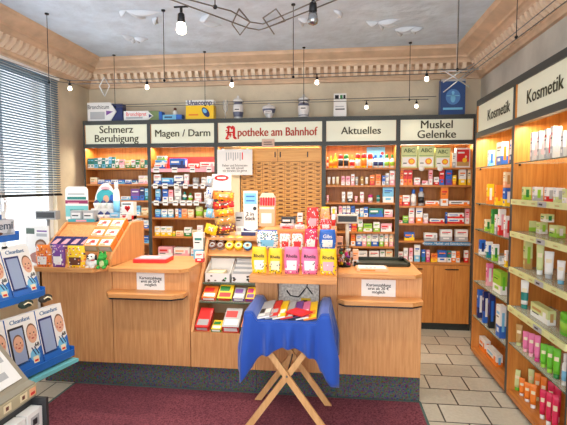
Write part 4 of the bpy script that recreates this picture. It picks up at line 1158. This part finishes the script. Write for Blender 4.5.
# on the slope
def slope_pt(d): return (3.24+.06+math.cos(SL)*d, 1.06+math.sin(SL)*d)
def slope_px(px, Y): return onY(px, 235, Y).x
for i, (xa, xb) in enumerate(((50.5, 59.8),(60, 69.4),(69.6, 79.4),(79.6, 89))):
    y, z = slope_pt(.03); x0, x1 = slope_px(xa, y), slope_px(xb, y); w = (x1-x0)*.94
    m = MB(); m.box(-w/2, w/2, 0, .11, 0, .045, P('V'), front=P('W'), top=P('N')); m.rect(-w*.4, w*.4, .008, .03, -.0006, P('V'))
    m.face([(-w*.4,.02,.0456),(w*.2,.02,.0456),(w*.4,.08,.0456),(-w*.1,.08,.0456)], P('P'))
    tag(m.build('chocolate_pack', loc=((x0+x1)/2, y, z+.002), rot=(SL, 0, 0)), '%s purple pack from left on slope of the candy counter' % ORD[i+1], 'pack', 'purple packs on the sloped board')
for r in range(3):
    for c in range(2):
        y, z = slope_pt(.015+.118*r); xa = -1.768-(.119*(2-c)); w = .115
        m = MB(); m.box(0, w, 0, .112, 0, .06, P('O'), front=P('W') if r else mat('print_greygreen', (150,160,130), .5), top=P('O')); zt_ = .0606
        m.face([(.01,.01,zt_),(w-.01,.01,zt_),(w-.01,.08,zt_),(.01,.08,zt_)], P('W')); m.face([(.03,.035,zt_+.0003),(w-.03,.035,zt_+.0003),(w-.04,.07,zt_+.0003),(.05,.07,zt_+.0003)], P('R')); m.face([(.015,.015,zt_+.0003),(.06,.015,zt_+.0003),(.06,.03,zt_+.0003),(.015,.03,zt_+.0003)], P('O'))
        m.rect(.012, w-.012, .012, .048, -.0006, P('S') if not r else P('R'))
        tag(m.build('pastille_carton', loc=(xa, y, z+.002), rot=(SL, 0, 0)), '%s orange white box in %s row up the candy counter slope' % (('left','right')[c], ('front','middle','rear')[r]), 'box', 'orange and white boxes on the sloped board')
# top of the candy counter
ZA = 1.2805
def on_top(x0, x1, yt, Y, kind, d, cols, name, lab): return put(kind, x0, x1, yt, Y, ZA, d, cols, name, lab)
a = onY(56, 222, 3.63); b = onY(82, 222, 3.63); w = b.x-a.x
t = thing('display_tray', 'teal tray with grey boxes and rounded maroon striped header card', 'display box', (-2.345+w/2+.002, 3.62, ZA)); 
teal = P('T')
m = MB(); m.box(-w/2, w/2, 0, .14, 0, .006, teal); m.box(-w/2, w/2, -.006, 0, 0, .025, mat('print_aqua', (60,170,180), .4)); m.rect(-w*.2, w*.2, .004, .02, -.0066, P('P')); m.build('tray', t)
for k in range(2):
    m = MB(); xx = -w*.45+k*w*.47; m.box(xx, xx+w*.43, .012, .08, .007, .1, P('S')); m.rect(xx+.01, xx+w*.38, .03, .08, .0114, P('W')); m.rect(xx+.015, xx+w*.3, .05, .06, .0108, P('K')); m.build('grey_carton', t)
a = onY(67, 222, 3.76); b = onY(88.5, 186.5, 3.76); wc = b.x-a.x; hc = b.z-ZA; xo = (a.x+b.x)/2-t.location.x
m = MB(); pts = [(-wc/2,.007),(wc/2,.007)]+[(wc/2-.04+.04*math.cos(q), hc-.04+.04*math.sin(q)) for q in (0,.4,.8,1.2,PI/2)]+[(-wc/2+.04-.04*math.sin(q), hc-.04+.04*math.cos(q)) for q in (0,.4,.8,1.2,PI/2)]
pts = [(p_[0]+xo, p_[1]) for p_ in pts]
m.prism(pts, .125, .132, 'y', P('W')); m.rect(xo-wc*.42, xo+wc*.42, hc*.62, hc*.7, .1244, teal); m.rect(xo-wc*.5, xo+wc*.5, hc*.5, hc*.6, .1244, mat('print_maroon', (150,40,90), .5)); m.rect(xo-wc*.5, xo+wc*.5, hc*.12, hc*.44, .1244, mat('print_aqua_pale', (120,196,196), .5)); m.rect(xo-wc*.4, xo+wc*.1, hc*.5, hc*.53, .124, P('P')); m.rect(xo-wc*.3, xo+wc*.3, hc*.28, hc*.33, .124, teal)
m.rect(xo-wc*.38, xo+wc*.36, hc*.76, hc*.8, .1244, P('S')); m.build('header_card', t)
# egg shaped display card with two rows of teat cups
a = onY(89.5, 222, 3.70); b = onY(111.5, 183, 3.70); w = b.x-a.x; h = b.z-ZA
t = thing('teat_display', 'egg shaped display card with picture above two rows of cups', 'display', ((a.x+b.x)/2+.006, 3.68, ZA))
m = MB(); m.prism([(w/2*math.cos(q)*(1-.18*max(0, math.sin(q))), h*.5+h*.5*math.sin(q)) for q in [2*PI*k/28 for k in range(28)]], .1, .108, 'y', P('W'))
m.disc((0, h*.62), w*.4, h*.22, .0994, mat('print_aqua', (60,170,180), .4), 20); m.disc((w*.02, h*.58), w*.13, h*.1, .0988, skin, 14); m.disc((w*.28, h*.6), w*.1, h*.1, .0988, P('B'), 12); m.disc((0, h*.86), w*.2, h*.05, .0994, P('P'), 12); m.build('card', t)
m = MB(); m.box(-w*.5, w*.5, -.02, .115, 0, .012, P('N')); m.box(-w*.48, w*.48, .035, .085, .012, h*.33, P('W')); m.build('stand', t)
for r in range(2):
    for c in range(3):
        m = MB(); xx = -w*.3+c*w*.3; zz = .012 if r == 0 else h*.33
        m.lathe([(.016,0),(.026,.03),(.028,.045),(.026,.05)], P('W'), 12, c=(xx, .008 if r == 0 else .06, zz)); m.lathe([(.024,.05),(.022,.062),(.008,.074),(.006,.08)], P('N'), 12, c=(xx, .008 if r == 0 else .06, zz)); m.build('cup', t)
on_top(113, 119.4, 182, 3.72, 'o', .05, 'WWL', 'bottle', 'tall white bottle standing behind the white and red boxes')
on_top(109.8, 119.2, 213, 3.62, 'b', .06, 'LBW', 'carton', 'small light blue box beside the heart print boxes')
def heart_box(x0, x1, yt, Y, lab):
    a = onY(x0, yt, Y); b = onY(x1, yt, Y); w = (b.x-a.x)*.96; h = a.z-ZA
    m = MB(); m.box(-w/2, w/2, 0, .06, 0, h, P('W')); m.box(-w/2, w/2, -.0005, .0601, h*.1, h*.3, P('R')); m.disc((-w*.1, h*.7), w*.13, h*.1, -.001, inkred); m.disc((w*.1, h*.7), w*.13, h*.1, -.001, inkred); m.face([(-w*.22,-.001,h*.68),(0,-.001,h*.48),(w*.22,-.001,h*.68)], inkred); m.rect(-w*.4, w*.3, h*.86, h*.92, -.001, ink)
    tag(m.build('carton', loc=((a.x+b.x)/2, Y, ZA+.001)), lab, 'box', 'heart print boxes')
heart_box(121, 133.6, 202, 3.72, 'larger white box with red heart on top of the candy counter')
heart_box(119.6, 128.4, 213.5, 3.62, 'smaller white box with red heart in front of the larger one')

# ------------------------------------------------------------------ folding table with cloth and booklets
tx, ty, tz = -.305, 2.94, .727
t = thing('folding_table', 'wooden folding tray table with crossed legs under a blue cloth', 'table', (tx, ty, .0085))
m = MB(); m.box(-.262, .262, -.222, .222, tz-.022, tz, ply); m.build('table_top', t)
for y in (-.2, .17):
    for s in (-1, 1):
        m = MB(); yy = y+(.026 if s > 0 else 0)
        m.prism([(-s*.285, 0), (-s*.235, 0), (s*.272, tz-.024), (s*.225, tz-.024)], yy, yy+.022, 'y', ply); m.build('leg', t)
for s in (-1, 1):
    m = MB(); m.box(s*.248-.014, s*.248+.014, -.222, .222, tz, tz+.05, ply); m.build('side_rail', t)
m = MB(); m.tube([(0,-.21,.368),(0,.23,.368)], .006, steel, 8); m.build('pivot_rod', t)
bluec = bpy.data.materials.new('blue_cloth'); bluec.use_nodes = True; nt = bluec.node_tree; p = nt.nodes['Principled BSDF']; p.inputs['Roughness'].default_value = .75
p.inputs['Base Color'].default_value = col(20,74,172); p.inputs['Sheen Weight'].default_value = .3
m = MB(); hx, hy, L0 = .268, .23, .19
per = []
N = 40
cor = [(-hx,-hy),(hx,-hy),(hx,hy),(-hx,hy)]
for e in range(4):
    a, b = Vector(cor[e]), Vector(cor[(e+1) % 4]); ln = (b-a).length; nn = Vector(((b-a).y, -(b-a).x)).normalized()
    for k in range(N):
        f = k/N; q = a+(b-a)*f; dc = min(f, 1-f)*ln; fc = f if f < .5 else f-1
        wgt = max(0, 1-dc/.05); pn = (Vector(cor[e]) if f < .5 else Vector(cor[(e+1) % 4])).normalized()
        nrm = (nn*(1-wgt*.7)+pn*wgt*.7).normalized()
        per.append((q, nrm, dc, e, f))
def RID(x):
    t_ = min(1, max(0, (abs(x)-.185)/.04)); return .054*t_*t_*(3-2*t_)
rows = []
for i in range(15):
    v = i/14; row = []
    for (q, nrm, dc, e, f) in per:
        drop = L0+.2*math.exp(-(dc/.055)**2)+.03*math.sin(f*9+e*2)*(0 if dc < .05 else 1)
        wave = .024*math.sin(f*2*PI*(4.3 if e % 2 == 0 else 3.2)+e)+.009*math.sin(f*2*PI*8.1+e*1.7)
        out = .002+(.012+wave+.03*math.exp(-(dc/.05)**2))*min(1, v*1.6)
        if e == 2: out = min(out, .03)
        rz_ = RID(q.x)*(1-.15*v)
        row.append((q.x+nrm.x*out, q.y+nrm.y*out, tz+.003+rz_*(1-v)-drop*v))
    rows.append(row)
m.grid(rows, bluec, True, True)
top = [[(cor[0][0]+(2*hx)*i/40, cor[0][1]+(2*hy)*j/10, tz+.003+RID(cor[0][0]+(2*hx)*i/40)) for i in range(41)] for j in range(11)]
m.grid(top, bluec)
o = m.build('tablecloth', loc=(tx, ty, .0095)); tag(o, 'blue cloth draped over the folding table with hanging corners', 'tablecloth')
sd = o.modifiers.new('solid', 'SOLIDIFY'); sd.thickness = .002; sd.offset = 1
# booklets lying in an overlapping row
cols_b = [('S','W','K','grey and white'),('R','S','W','red and grey'),('Y','W','R','yellow and white'),('S','R','N','silver grey with red edge'),('V','K','W','violet and black'),('Q','W','M','pink and white'),('Y','O','R','bright yellow')]
for i, (c1, c2, c3, nm) in enumerate(cols_b):
    w, d, h = .082, .34, .0105
    m = MB(); m.box(-w/2, w/2, 0, d, 0, h, P(c1), front=P(c2)); z = h+.0004
    m.face([(-w*.45,.015,z),(w*.1,.015,z),(w*.1,.06,z),(-w*.45,.06,z)], P(c2)); m.face([(-w*.45,.08,z),(-w*.05,.08,z),(-w*.05,.17,z),(-w*.45,.17,z)], P(c3)); m.face([(0,.07,z),(w*.42,.07,z),(w*.42,.15,z),(0,.15,z)], P(c2))
    for k in range(5): m.face([(-w*.42,.1+.012*k,z+.0003),(-w*.12,.1+.012*k,z+.0003),(-w*.12,.104+.012*k,z+.0003),(-w*.42,.104+.012*k,z+.0003)], ink)
    o = m.build('booklet', loc=(tx-.152+.05*i, ty-.2+.004*(i % 2), tz+.025), rot=(.04, -.22, 0))
    tag(o, '%s booklet, %s from left in the row on the blue cloth' % (nm, ORD[i+1]), 'booklet', 'booklets on the folding table')
m = MB(); m.box(-.075, .075, -.055, .055, 0, .006, P('R')); m.face([(-.04,-.03,.0064),(.05,-.03,.0064),(.05,-.015,.0064),(-.04,-.015,.0064)], P('Z')); m.face([(-.02,0,.0064),(.04,0,.0064),(.04,.02,.0064),(-.02,.02,.0064)], P('Z'))
tag(m.build('booklet', loc=(tx+.07, ty-.13, tz+.048), rot=(.06, -.02, R(-38))), 'red folder lying askew on top of the booklet row', 'folder')

# ------------------------------------------------------------------ rug
rm = bpy.data.materials.new('rug_pile'); rm.use_nodes = True; nt = rm.node_tree; p = nt.nodes['Principled BSDF']; p.inputs['Roughness'].default_value = 1
tc = nt.nodes.new('ShaderNodeTexCoord'); n = nt.nodes.new('ShaderNodeTexNoise'); n.inputs['Scale'].default_value = 90; n.inputs['Detail'].default_value = 3
r = nt.nodes.new('ShaderNodeValToRGB'); r.color_ramp.elements[0].position = .35; r.color_ramp.elements[1].position = .65; r.color_ramp.elements[0].color = col(90,36,50); r.color_ramp.elements[1].color = col(142,74,86)
bp = nt.nodes.new('ShaderNodeBump'); bp.inputs['Strength'].default_value = .5; bp.inputs['Distance'].default_value = .004
nt.links.new(tc.outputs['Object'], n.inputs['Vector']); nt.links.new(n.outputs['Fac'], r.inputs['Fac']); nt.links.new(r.outputs['Color'], p.inputs['Base Color']); nt.links.new(n.outputs['Fac'], bp.inputs['Height']); nt.links.new(bp.outputs['Normal'], p.inputs['Normal'])
t = thing('rug', 'large burgundy floor mat in front of the wooden counter', 'rug', (-.73, 1.42, 0))
m = MB(); m.box(-1.35, 1.35, -1.6, 1.83, 0, .008, rm); m.build('pile', t)
edge = mat('rug_edge', (70,96,92), .7)
m = MB(); m.box(-1.36, 1.36, 1.82, 1.838, 0, .0095, edge); m.box(1.345, 1.362, -1.6, 1.83, 0, .0095, edge); m.box(-1.362, -1.345, -1.6, 1.83, 0, .0095, edge); m.build('border', t)

# ------------------------------------------------------------------ baby goods stand at the left
PG = Vector((-1.64, 2.53, 0)); ang = R(78.5)
g = thing('display_stand', 'blue tiered floor stand of baby goods at the left edge', 'display stand', (PG.x, PG.y, .0085), ang)
blue = mat('stand_blue', (36,104,186), .4); aqua = mat('stand_aqua', (120,200,205), .25)
LW = .62
tiers = [(0, .56, .30, .075), (.22, .92, .30, .12), (.42, 1.27, .12, .03)]
for (y, z, h, ln) in tiers:
    m = MB(); m.box(-LW, 0, y-.012, y+.2, z-.03, z, blue); m.box(-LW, 0, y-.02, y-.008, z-.03, z+.01, blue); m.box(-.004, 0, y-.02, y+.2, z-.03, z+.03, blue); m.build('tier', g)
m = MB(); m.box(-LW, 0, -.05, .2, .53-.035, .53-.015, aqua); m.build('lip', g)
m = MB(); m.prism([(.1,0),(.62,0),(.62,1.5),(.56,1.5),(.36,.9),(.16,.5)], -LW, -LW+.014, 'x', blue); m.prism([(.24,.0),(.62,0),(.62,1.42),(.58,1.42),(.42,.92),(.24,.53)], -.3, -.286, 'x', blue); m.build('side_panel', g)
m = MB(); m.box(-LW, -.02, .6, .615, 0, 1.40, blue); m.build('back_panel', g)
def stand_pt(x, y, z):
    z += .0085
    return Vector((PG.x+x*math.cos(ang)-y*math.sin(ang), PG.y+x*math.sin(ang)+y*math.cos(ang), z))
def baby_box(x, y, z, w, h, d, lean, lab, wide):
    p_ = stand_pt(x, y, z)
    t = thing('baby_care_box', lab, 'box', p_, ang, 'baby care boxes on the blue stand', rot=(-lean, 0, ang))
    m = MB(); hw = w/2; e = -.0006
    m.box(-hw, hw, 0, d, 0, h, P('W'), left=P('B'), right=P('B')); m.rect(-hw, hw, 0, h*.15, e, blue); m.prism([(-hw*.1,h*.15),(hw,h*.15),(hw,h*.34)], e*1.4, e*.9, 'y', blue)
    # window with the inner tray
    m.rect(-hw*.94, hw*.1, h*.12, h*.82, e, P('K') if wide else P('N')); m.rect(-hw*.82, hw*.0, h*.16, h*.78, e*2, mat('print_slate_blue', (150,166,196), .4))
    m.disc((hw*.52, h*.2), hw*.34, h*.12, e*2, P('L'), 12)
    m.rect(hw*.34, hw*.72, h*.06, h*.18, e*3, P('C')); m.rect(hw*.4, hw*.66, h*.08, h*.12, e*4, P('R'))
    for s in (1, 2): m.face([(hw*(.12+.2*s), e*3, h*.36), (hw*(.2+.2*s), e*3, h*.36), (hw*(.42+.2*s), e*3, h*.2), (hw*(.34+.2*s), e*3, h*.2)], P('N'))
    m.build('carton', t)
    # printed baby portraits
    def face(cx, cz, rx, rz, name):
        m = MB(); m.disc((cx, cz+rz*.15), rx*1.05, rz*1.05, e*3, brown, 18); m.disc((cx, cz), rx, rz, e*4, skin, 18)
        for s in (-.38, .38): m.disc((cx+rx*s, cz+rz*.12), rx*.13, rz*.09, e*5, ink, 8); 
        m.disc((cx, cz-rz*.12), rx*.1, rz*.09, e*5, mat('printed_blush', (204,130,110), .6), 8); m.disc((cx, cz-rz*.45), rx*.3, rz*.09, e*5, mat('printed_lip', (180,70,70), .6), 10)
        m.disc((cx-rx*.6, cz-rz*.25), rx*.2, rz*.16, e*5, mat('printed_blush', (204,130,110), .6), 8); m.disc((cx+rx*.6, cz-rz*.25), rx*.2, rz*.16, e*5, mat('printed_blush', (204,130,110), .6), 8); m.build(name, t)
    face(hw*.56, h*.6, hw*.34, h*.17, 'printed_portrait')
    if wide: face(-hw*.42, h*.5, hw*.32, h*.15, 'printed_portrait')
    lettering('Cleanfant', h*.11, mat('print_text_blue', (70,110,150), .5), t, (-hw*.05, e, h*.91), bold=.0006)
    lettering('68', h*.1, ink, t, (hw*.75, e*3, h*.38), bold=.0006)
nm = ['white baby box with portrait, %s on %s tier of blue stand' % (a, b) for b in ('bottom', 'middle') for a in ('far end', 'second from far end', 'third from far end')]
q = 0
for (y, z, h, ln) in tiers[:2]:
    for k in range(3):
        baby_box(-.105-.197*k, y+.004, z+.001, .19, h+.005, .07, math.atan2(ln, h)*.9, nm[q], k != 0); q += 1
# top tier cartons
for k in range(3):
    p_ = stand_pt(-.1-.2*k, .43, 1.271)
    t = thing('baby_care_box', 'white grey box, %s on the top tier of the blue stand' % ('far end', 'second from far end', 'third from far end')[k], 'box', p_, ang, 'white boxes on the top tier')
    m = MB(); m.box(-.095, .095, 0, .1, 0, .105, mat('print_whitegrey', (214,216,220), .5)); m.rect(-.08, .08, .012, .02, -.0006, P('S')); m.face([(.03,-.0006,.01),(.06,-.0006,.01),(.085,-.0006,.09),(.07,-.0006,.09)], P('S')); m.disc((-.03,.018), .04, .012, -.0008, P('D'), 10); m.build('carton', t)
    lettering('emi', .07, mat('print_text_slate', (70,84,104), .5), t, (.03, -.0008, .065), bold=.001)
p_ = stand_pt(-.12, .46, 1.3775)
t = thing('dispenser_box', 'blue dispenser box lying on the top tier white boxes', 'dispenser', p_, ang)
m = MB(); m.box(-.15, .05, 0, .06, 0, .03, mat('dispenser_blue', (70,110,160), .4)); m.build('body', t); m = MB(); m.box(-.13, .03, .01, .05, .03, .045, mat('dispenser_pale', (150,176,206), .4)); m.build('lid', t)
# small dark bundles between tiers
for k, (x, l) in enumerate(((-.06, 'dark brown bundle with pale strap at far end above bottom tier'), (-.20, 'dark green bundle with pale strap beside the brown bundle'))):
    p_ = stand_pt(x, .155, .89)
    t = thing('strap_bundle', l, 'bundle', stand_pt(x, .12, .868), ang); c_ = mat('bundle_dark_%d' % k, ((60,50,40), (40,56,46))[k], .8, bump=.4, bscale=60)
    m = MB(); m.ball((-.012,.02,.022), (.03,.03,.022), c_); m.ball((.018,.02,.026), (.03,.028,.022), c_); m.build('bundle', t)
    m = MB(); m.tube([(-.03,-.004,.03),(-.01,-.012,.04),(.012,-.012,.03),(.03,-.004,.012)], .004, P('C'), 6); m.build('strap', t)
# poster on an easel behind the stand
a = onY(23, 262, 3.44); b = onY(48.5, 226, 3.44); w = b.x-a.x
t = thing('baby_poster', 'white card poster with dark green logo and portrait left of sweet bags', 'poster', ((a.x+b.x)/2, 3.46, .931), R(-8)); h = b.z-.931
m = MB(); m.box(-w/2, w/2, 0, .008, 0, h, P('W')); m.rect(-w*.45, -w*.1, h*.78, h*.93, -.0006, mat('print_moss_dark', (70,90,76), .5)); m.rect(0, w*.42, h*.84, h*.88, -.0006, P('V')); m.rect(-w*.02, w*.42, h*.72, h*.8, -.0006, P('S')); m.build('card', t)
m = MB(); m.disc((w*.15, h*.5), w*.24, h*.15, -.0008, brown, 16); m.disc((w*.15, h*.46), w*.2, h*.13, -.0014, mat('printed_skin_grey', (190,160,146), .6), 16); m.disc((w*.2, h*.5), w*.16, h*.02, -.002, P('K'), 10); m.disc((w*.15, h*.38), w*.07, h*.012, -.002, mat('printed_lip', (180,70,70), .6), 8); m.disc((w*.05, h*.16), w*.4, h*.16, -.0007, mat('print_dustyrose', (170,120,110), .6), 16); m.build('printed_portrait', t)
m = MB(); m.prism([(.008,h*.7),(.016,h*.7),(.11,0),(.1,0)], -.02, .02, 'x', P('A')); m.build('easel_leg', t)

# ------------------------------------------------------------------ leaflet rack in the lower left corner
hx1, hy1, hz1 = -1.275, 1.70, .75
hgrey = mat('rack_greige', (150,142,124), .5); hdark = mat('rack_dark', (46,46,48), .5)
t = thing('leaflet_rack', 'grey leaflet rack with sloping top in the lower left corner', 'leaflet rack', (hx1, hy1, .0085))
m = MB(); m.box(-.5, -.01, -.75, -.012, 0, hz1-.06, hdark); m.build('body', t)
m = MB(); m.prism([(-.5,hz1-.06),(0,hz1-.06),(0,hz1),(-.03,hz1+.01),(-.19,hz1+.2),(-.5,hz1+.2)], -.75, 0, 'y', hgrey); m.build('sloped_top', t)
m = MB(); m.box(0, .006, -.75, -.0, hz1-.05, hz1-.005, mat('rack_label_band', (184,172,140), .5)); b_ = m.build('label_band', t)
m = MB()
for k in range(4):
    m = MB(); m.box(.006, .0075, -.10-.09*k, -.06-.09*k, hz1-.042, hz1-.012, P('C')); m.box(.0075, .008, -.09-.09*k, -.075-.09*k, hz1-.035, hz1-.02, P('D')); m.build('label_card', b_)
m = MB(); m.box(.006, .008, -.045, -.008, hz1-.045, hz1-.012, P('E')); m.box(.008, .0085, -.04, -.015, hz1-.04, hz1-.028, P('R')); m.build('red_label', b_)
S2 = math.atan2(.19, -.16)
def slope_card(name, y0, y1, s0, s1, material, lab):
    u = Vector((-.16, 0, .19)).normalized(); nrm = Vector((.19, 0, .16)).normalized(); o_ = Vector((-.03, 0, hz1+.01))
    m = MB()
    A = [o_+u*s+Vector((0,y,0))+nrm*.0015 for s, y in ((s0,y0),(s0,y1),(s1,y1),(s1,y0))]; B = [p_+nrm*.006 for p_ in A]
    m.face(A, material); m.face(B, material)
    for i in range(4): m.face([A[i], A[(i+1) % 4], B[(i+1) % 4], B[i]], material)
    return m, o_, u, nrm
for k, (y0, y1, c) in enumerate(((-.17,-.03,'W'),(-.34,-.2,'S'),(-.51,-.37,'W'))):
    m, o_, u_, n_ = slope_card('leaflet', y0, y1, .02, .22, P(c), '')
    A = [o_+u_*s+Vector((0,y,0))+n_*.0078 for s, y in ((.05,y0+.03),(.05,y1-.05),(.08,y1-.05),(.08,y0+.03))]; m.face(A, P('R' if k == 1 else 'S'))
    A = [o_+u_*s+Vector((0,y,0))+n_*.0078 for s, y in ((.12,y0+.02),(.12,y1-.02),(.2,y1-.02),(.2,y0+.02))]; m.face(A, P('S' if c == 'W' else 'W'))
    tag(m.build('leaflet', loc=(hx1, hy1, .0085)), '%s leaflet from the far end of the grey rack top' % ('first','second','third')[k], 'leaflet', 'leaflets on the rack top')
for k in range(4):
    for r in range(3):
        y = -.02-.1*k
        m = MB(); m.box(0, .05, -.09, 0, 0, .1, P('W')); m.box(.05, .0505, -.07, -.02, .03, .08, P('S')); m.box(.0505, .051, -.058, -.032, .042, .068, P('K'))
        z = hz1-.19-.14*r
        tag(m.build('tissue_box', loc=(hx1-.008, hy1+y, z+.0085)), 'white box with square emblem, %s from far end, %s row of grey rack' % (ORD[k+1], ('upper','middle','lower')[r]), 'box', 'white boxes on the side of the leaflet rack')
for r in range(3):
    m = MB(); m.box(-.01, .055, -.75, 0, hz1-.2-.14*r, hz1-.19-.14*r-.001, hdark); m.build('pocket_shelf', t)
m = MB(); m.box(-.01, .058, -.016, -.0, 0, hz1-.06, hdark); m.build('end_panel', t)

# ------------------------------------------------------------------ wire light systems and lamps
def rodrope(name, lab, cables, rods, spreads=()):
    t = thing(name, lab, 'wire lighting', (0, 0, 0), 0, 'tensioned wire lighting under the ceiling')
    for c in cables:
        m = MB(); m.tube(c, .0035, steel, 6); m.build('cable', t)
    for (x, y, z) in rods:
        m = MB(); m.tube([(x, y, z), (x, y, CEIL)], .003, dark, 6); m.lathe([(.001,CEIL-.012),(.016,CEIL-.012),(.018,CEIL)], dark, 10, c=(x, y, 0)); m.ball((x, y, z), .012, dark, 8); m.build('suspension_rod', t)
    for c in spreads:
        m = MB(); m.tube(c, .004, steel, 6); m.build('spreader', t)
    return t
ZC = 2.5
rodrope('wire_lighting', 'pair of light wires crossing the room in front of the cornice', [[(-2.42,1.5,ZC+.01),(-2.40,2.6,ZC),(-2.34,3.45,ZC),(-2.26,3.60,ZC),(-1.5,3.63,ZC),(1.0,3.61,ZC)], [(-2.52,1.5,ZC+.01),(-2.50,2.7,ZC),(-2.40,3.62,ZC),(-2.30,3.72,ZC),(-1.5,3.75,ZC),(1.05,3.72,ZC)]],
        [(-2.50,3.64,ZC),(-1.47,3.69,ZC),(-.36,3.70,ZC),(.93,3.62,ZC)])
rodrope('wire_lighting', 'pair of light wires running low above the back shelf signs', [[(-2.5,4.85,ZC),(.95,4.80,ZC)], [(-2.5,4.72,ZC),(1.0,4.66,ZC)]], [(-2.53,4.86,ZC),(-1.465,4.86,ZC),(-.356,4.84,ZC),(.758,4.81,ZC)])
def wz(*pts, dz=0): return [tuple(onZ(px, py, ZC+dz)) for px, py in pts]
rodrope('wire_lighting', 'pair of light wires overhead with bent spreaders near the ceiling middle',
        [wz((120,-14),(172,0),(248,28),(259,30),(266,28),(331,2),(360,-10)), wz((150,-10),(190,0),(231,11),(250,22),(263,24),(330,-5),(350,-14))],
        [tuple(onZ(215, 7, ZC)), tuple(onZ(313, 5, ZC))],
        [wz((239,9),(250,22),(240,35),(232,24),(239,9)), wz((263,18),(274,34)), wz((263,18),(276,9),(285,21),(268,27))])
m_rod = mat('spreader_alu', (190,190,190), .3, .8)
def spread(loc):
    o = thing('wire_tensioner', 'crossed metal tensioner frame hanging near the right back corner', 'tensioner', loc)
    for c in ([(-.1,0,-.16),(.12,0,.02)], [(-.12,0,.02),(.1,.02,-.12)], [(-.1,.02,-.08),(.13,.02,.06)], [(-.13,0,0),(.16,0,.01)]):
        m = MB(); m.tube(c, .005, m_rod, 6); m.build('bar', o)
    m = MB(); m.tube([(.0,.03,-.02),(0,.03,CEIL-ZC+.01)], .002, m_rod, 6); m.build('hanger', o)
spread((.93, 3.62, ZC-.01))
rodrope('wire_lighting', 'pair of light wires along the right wall below the cornice', [[(1.22,1.2,2.55),(1.20,4.4,2.62)], [(1.27,1.2,2.66),(1.25,4.5,2.70)]], [(1.2,3.2,2.6)])
m = MB()
for z0 in (0,): m.tube([(-.045,0,0),(0,0,.075),(.045,0,0),(0,0,-.085),(-.045,0,0)], .005, mat('acrylic_white', (232,232,230), .2), 6)
a = onY(105.5, 80, 3.62); 
tag(m.build('hanging_ornament', loc=(a.x, 3.60, 2.445)), 'small white diamond frame hanging from the wires at left', 'ornament')
bulbm = mat('bulb_glow', (255,240,225), .3, emit=8, ecol=(255,236,214))
def spot(x, y, z, lab, big=1., power=9, on=True):
    t = thing('spot_lamp', lab, 'lamp', (x, y, z), 0, 'spot lamps on the light wires')
    m = MB(); m.tube([(-.03*big,0,0),(.03*big,0,0)], .004*big, dark, 6); m.tube([(0,0,0),(0,0,-.03*big)], .006*big, dark, 8); m.lathe([(.012*big,-.065*big),(.016*big,-.06*big),(.014*big,-.03*big),(.008*big,-.025*big)], dark, 12); m.build('holder', t)
    m = MB(); m.lathe([(.003*big,-.112*big),(.018*big,-.105*big),(.021*big,-.095*big),(.016*big,-.066*big)], bulbm if on else mat('reflector_off', (170,170,170), .2, .9), 14); m.build('bulb', t)
    if power:
        ld = bpy.data.lights.new('spot_light', 'SPOT'); ld.energy = power*3.6; ld.color = (1, .86, .68); ld.shadow_soft_size = .03; ld.spot_size = R(125); ld.spot_blend = .8
        lo = bpy.data.objects.new('spot_light', ld); C.objects.link(lo); lo.location = (x, y, z-.125*big); lo.rotation_euler = (R(18) if y < 4 else 0, 0, 0)
spot(-2.28, 3.60, ZC, 'leftmost small lit spot on the front wires beside the blind', .75)
spot(-1.6, 3.63, ZC, 'small lit spot on front wires above long white green pack', .75)
spot(-.865, 3.63, ZC, 'small lit spot on front wires above left porcelain jar', .75)
spot(-.16, 3.63, ZC, 'small lit spot on front wires above right porcelain jar', .75)
spot(.70, 3.62, ZC, 'small lit spot on front wires above the Muskel Gelenke sign', .75)
spot(.314, 4.80, ZC, 'small spot close to the wall above the Aktuelles sign', .8, .35)
spot(.83, 4.80, ZC, 'small spot close to the wall left of the blue dummy pack', .8, .35)
spot(-.80, 2.25, ZC+.02, 'large bright spot lamp hanging from the overhead wires', 1.25, 12)
spot(-.12, 2.24, ZC+.04, 'unlit dark spot lamp at the top edge of the picture', 1.3, 0, False)
# ------------------------------------------------------------------ shelf and room light
def area(loc, rot, sx, sy, e, c=(1,.88,.68)):
    l = bpy.data.lights.new('shelf_and_daylight_lamp', 'AREA'); l.shape = 'RECTANGLE'; l.size = sx; l.size_y = sy; l.energy = e; l.color = c
    o = bpy.data.objects.new('shelf_and_daylight_lamp', l); C.objects.link(o); o.location = loc; o.rotation_euler = rot
for i in range(5): area(((UX[i]+UX[i+1])/2, YF+.07, 2.04), (R(-8), 0, 0), UX[i+1]-UX[i]-.1, .04, 5 if i != 2 else 4.5)
for y in (3.85, 2.97): area((XF+.08, y, 2.03), (0, R(-6), 0), .04, .75, 6)
area((XL-.2, 3.43, 1.9), (0, R(-90), 0), 1.7, 2.1, 40, (.86,.93,1))  # added area lamp behind the window pane, standing in for daylight
w_ = bpy.data.worlds.new('world'); bpy.context.scene.world = w_; w_.use_nodes = True
bg = w_.node_tree.nodes['Background']; bg.inputs['Color'].default_value = (.96, .98, 1, 1); bg.inputs['Strength'].default_value = 2.6
vs = bpy.context.scene.view_settings
vs.view_transform = 'Standard'; vs.look = 'None'; vs.gamma = 1; vs.use_curve_mapping = False; vs.exposure = 0.42
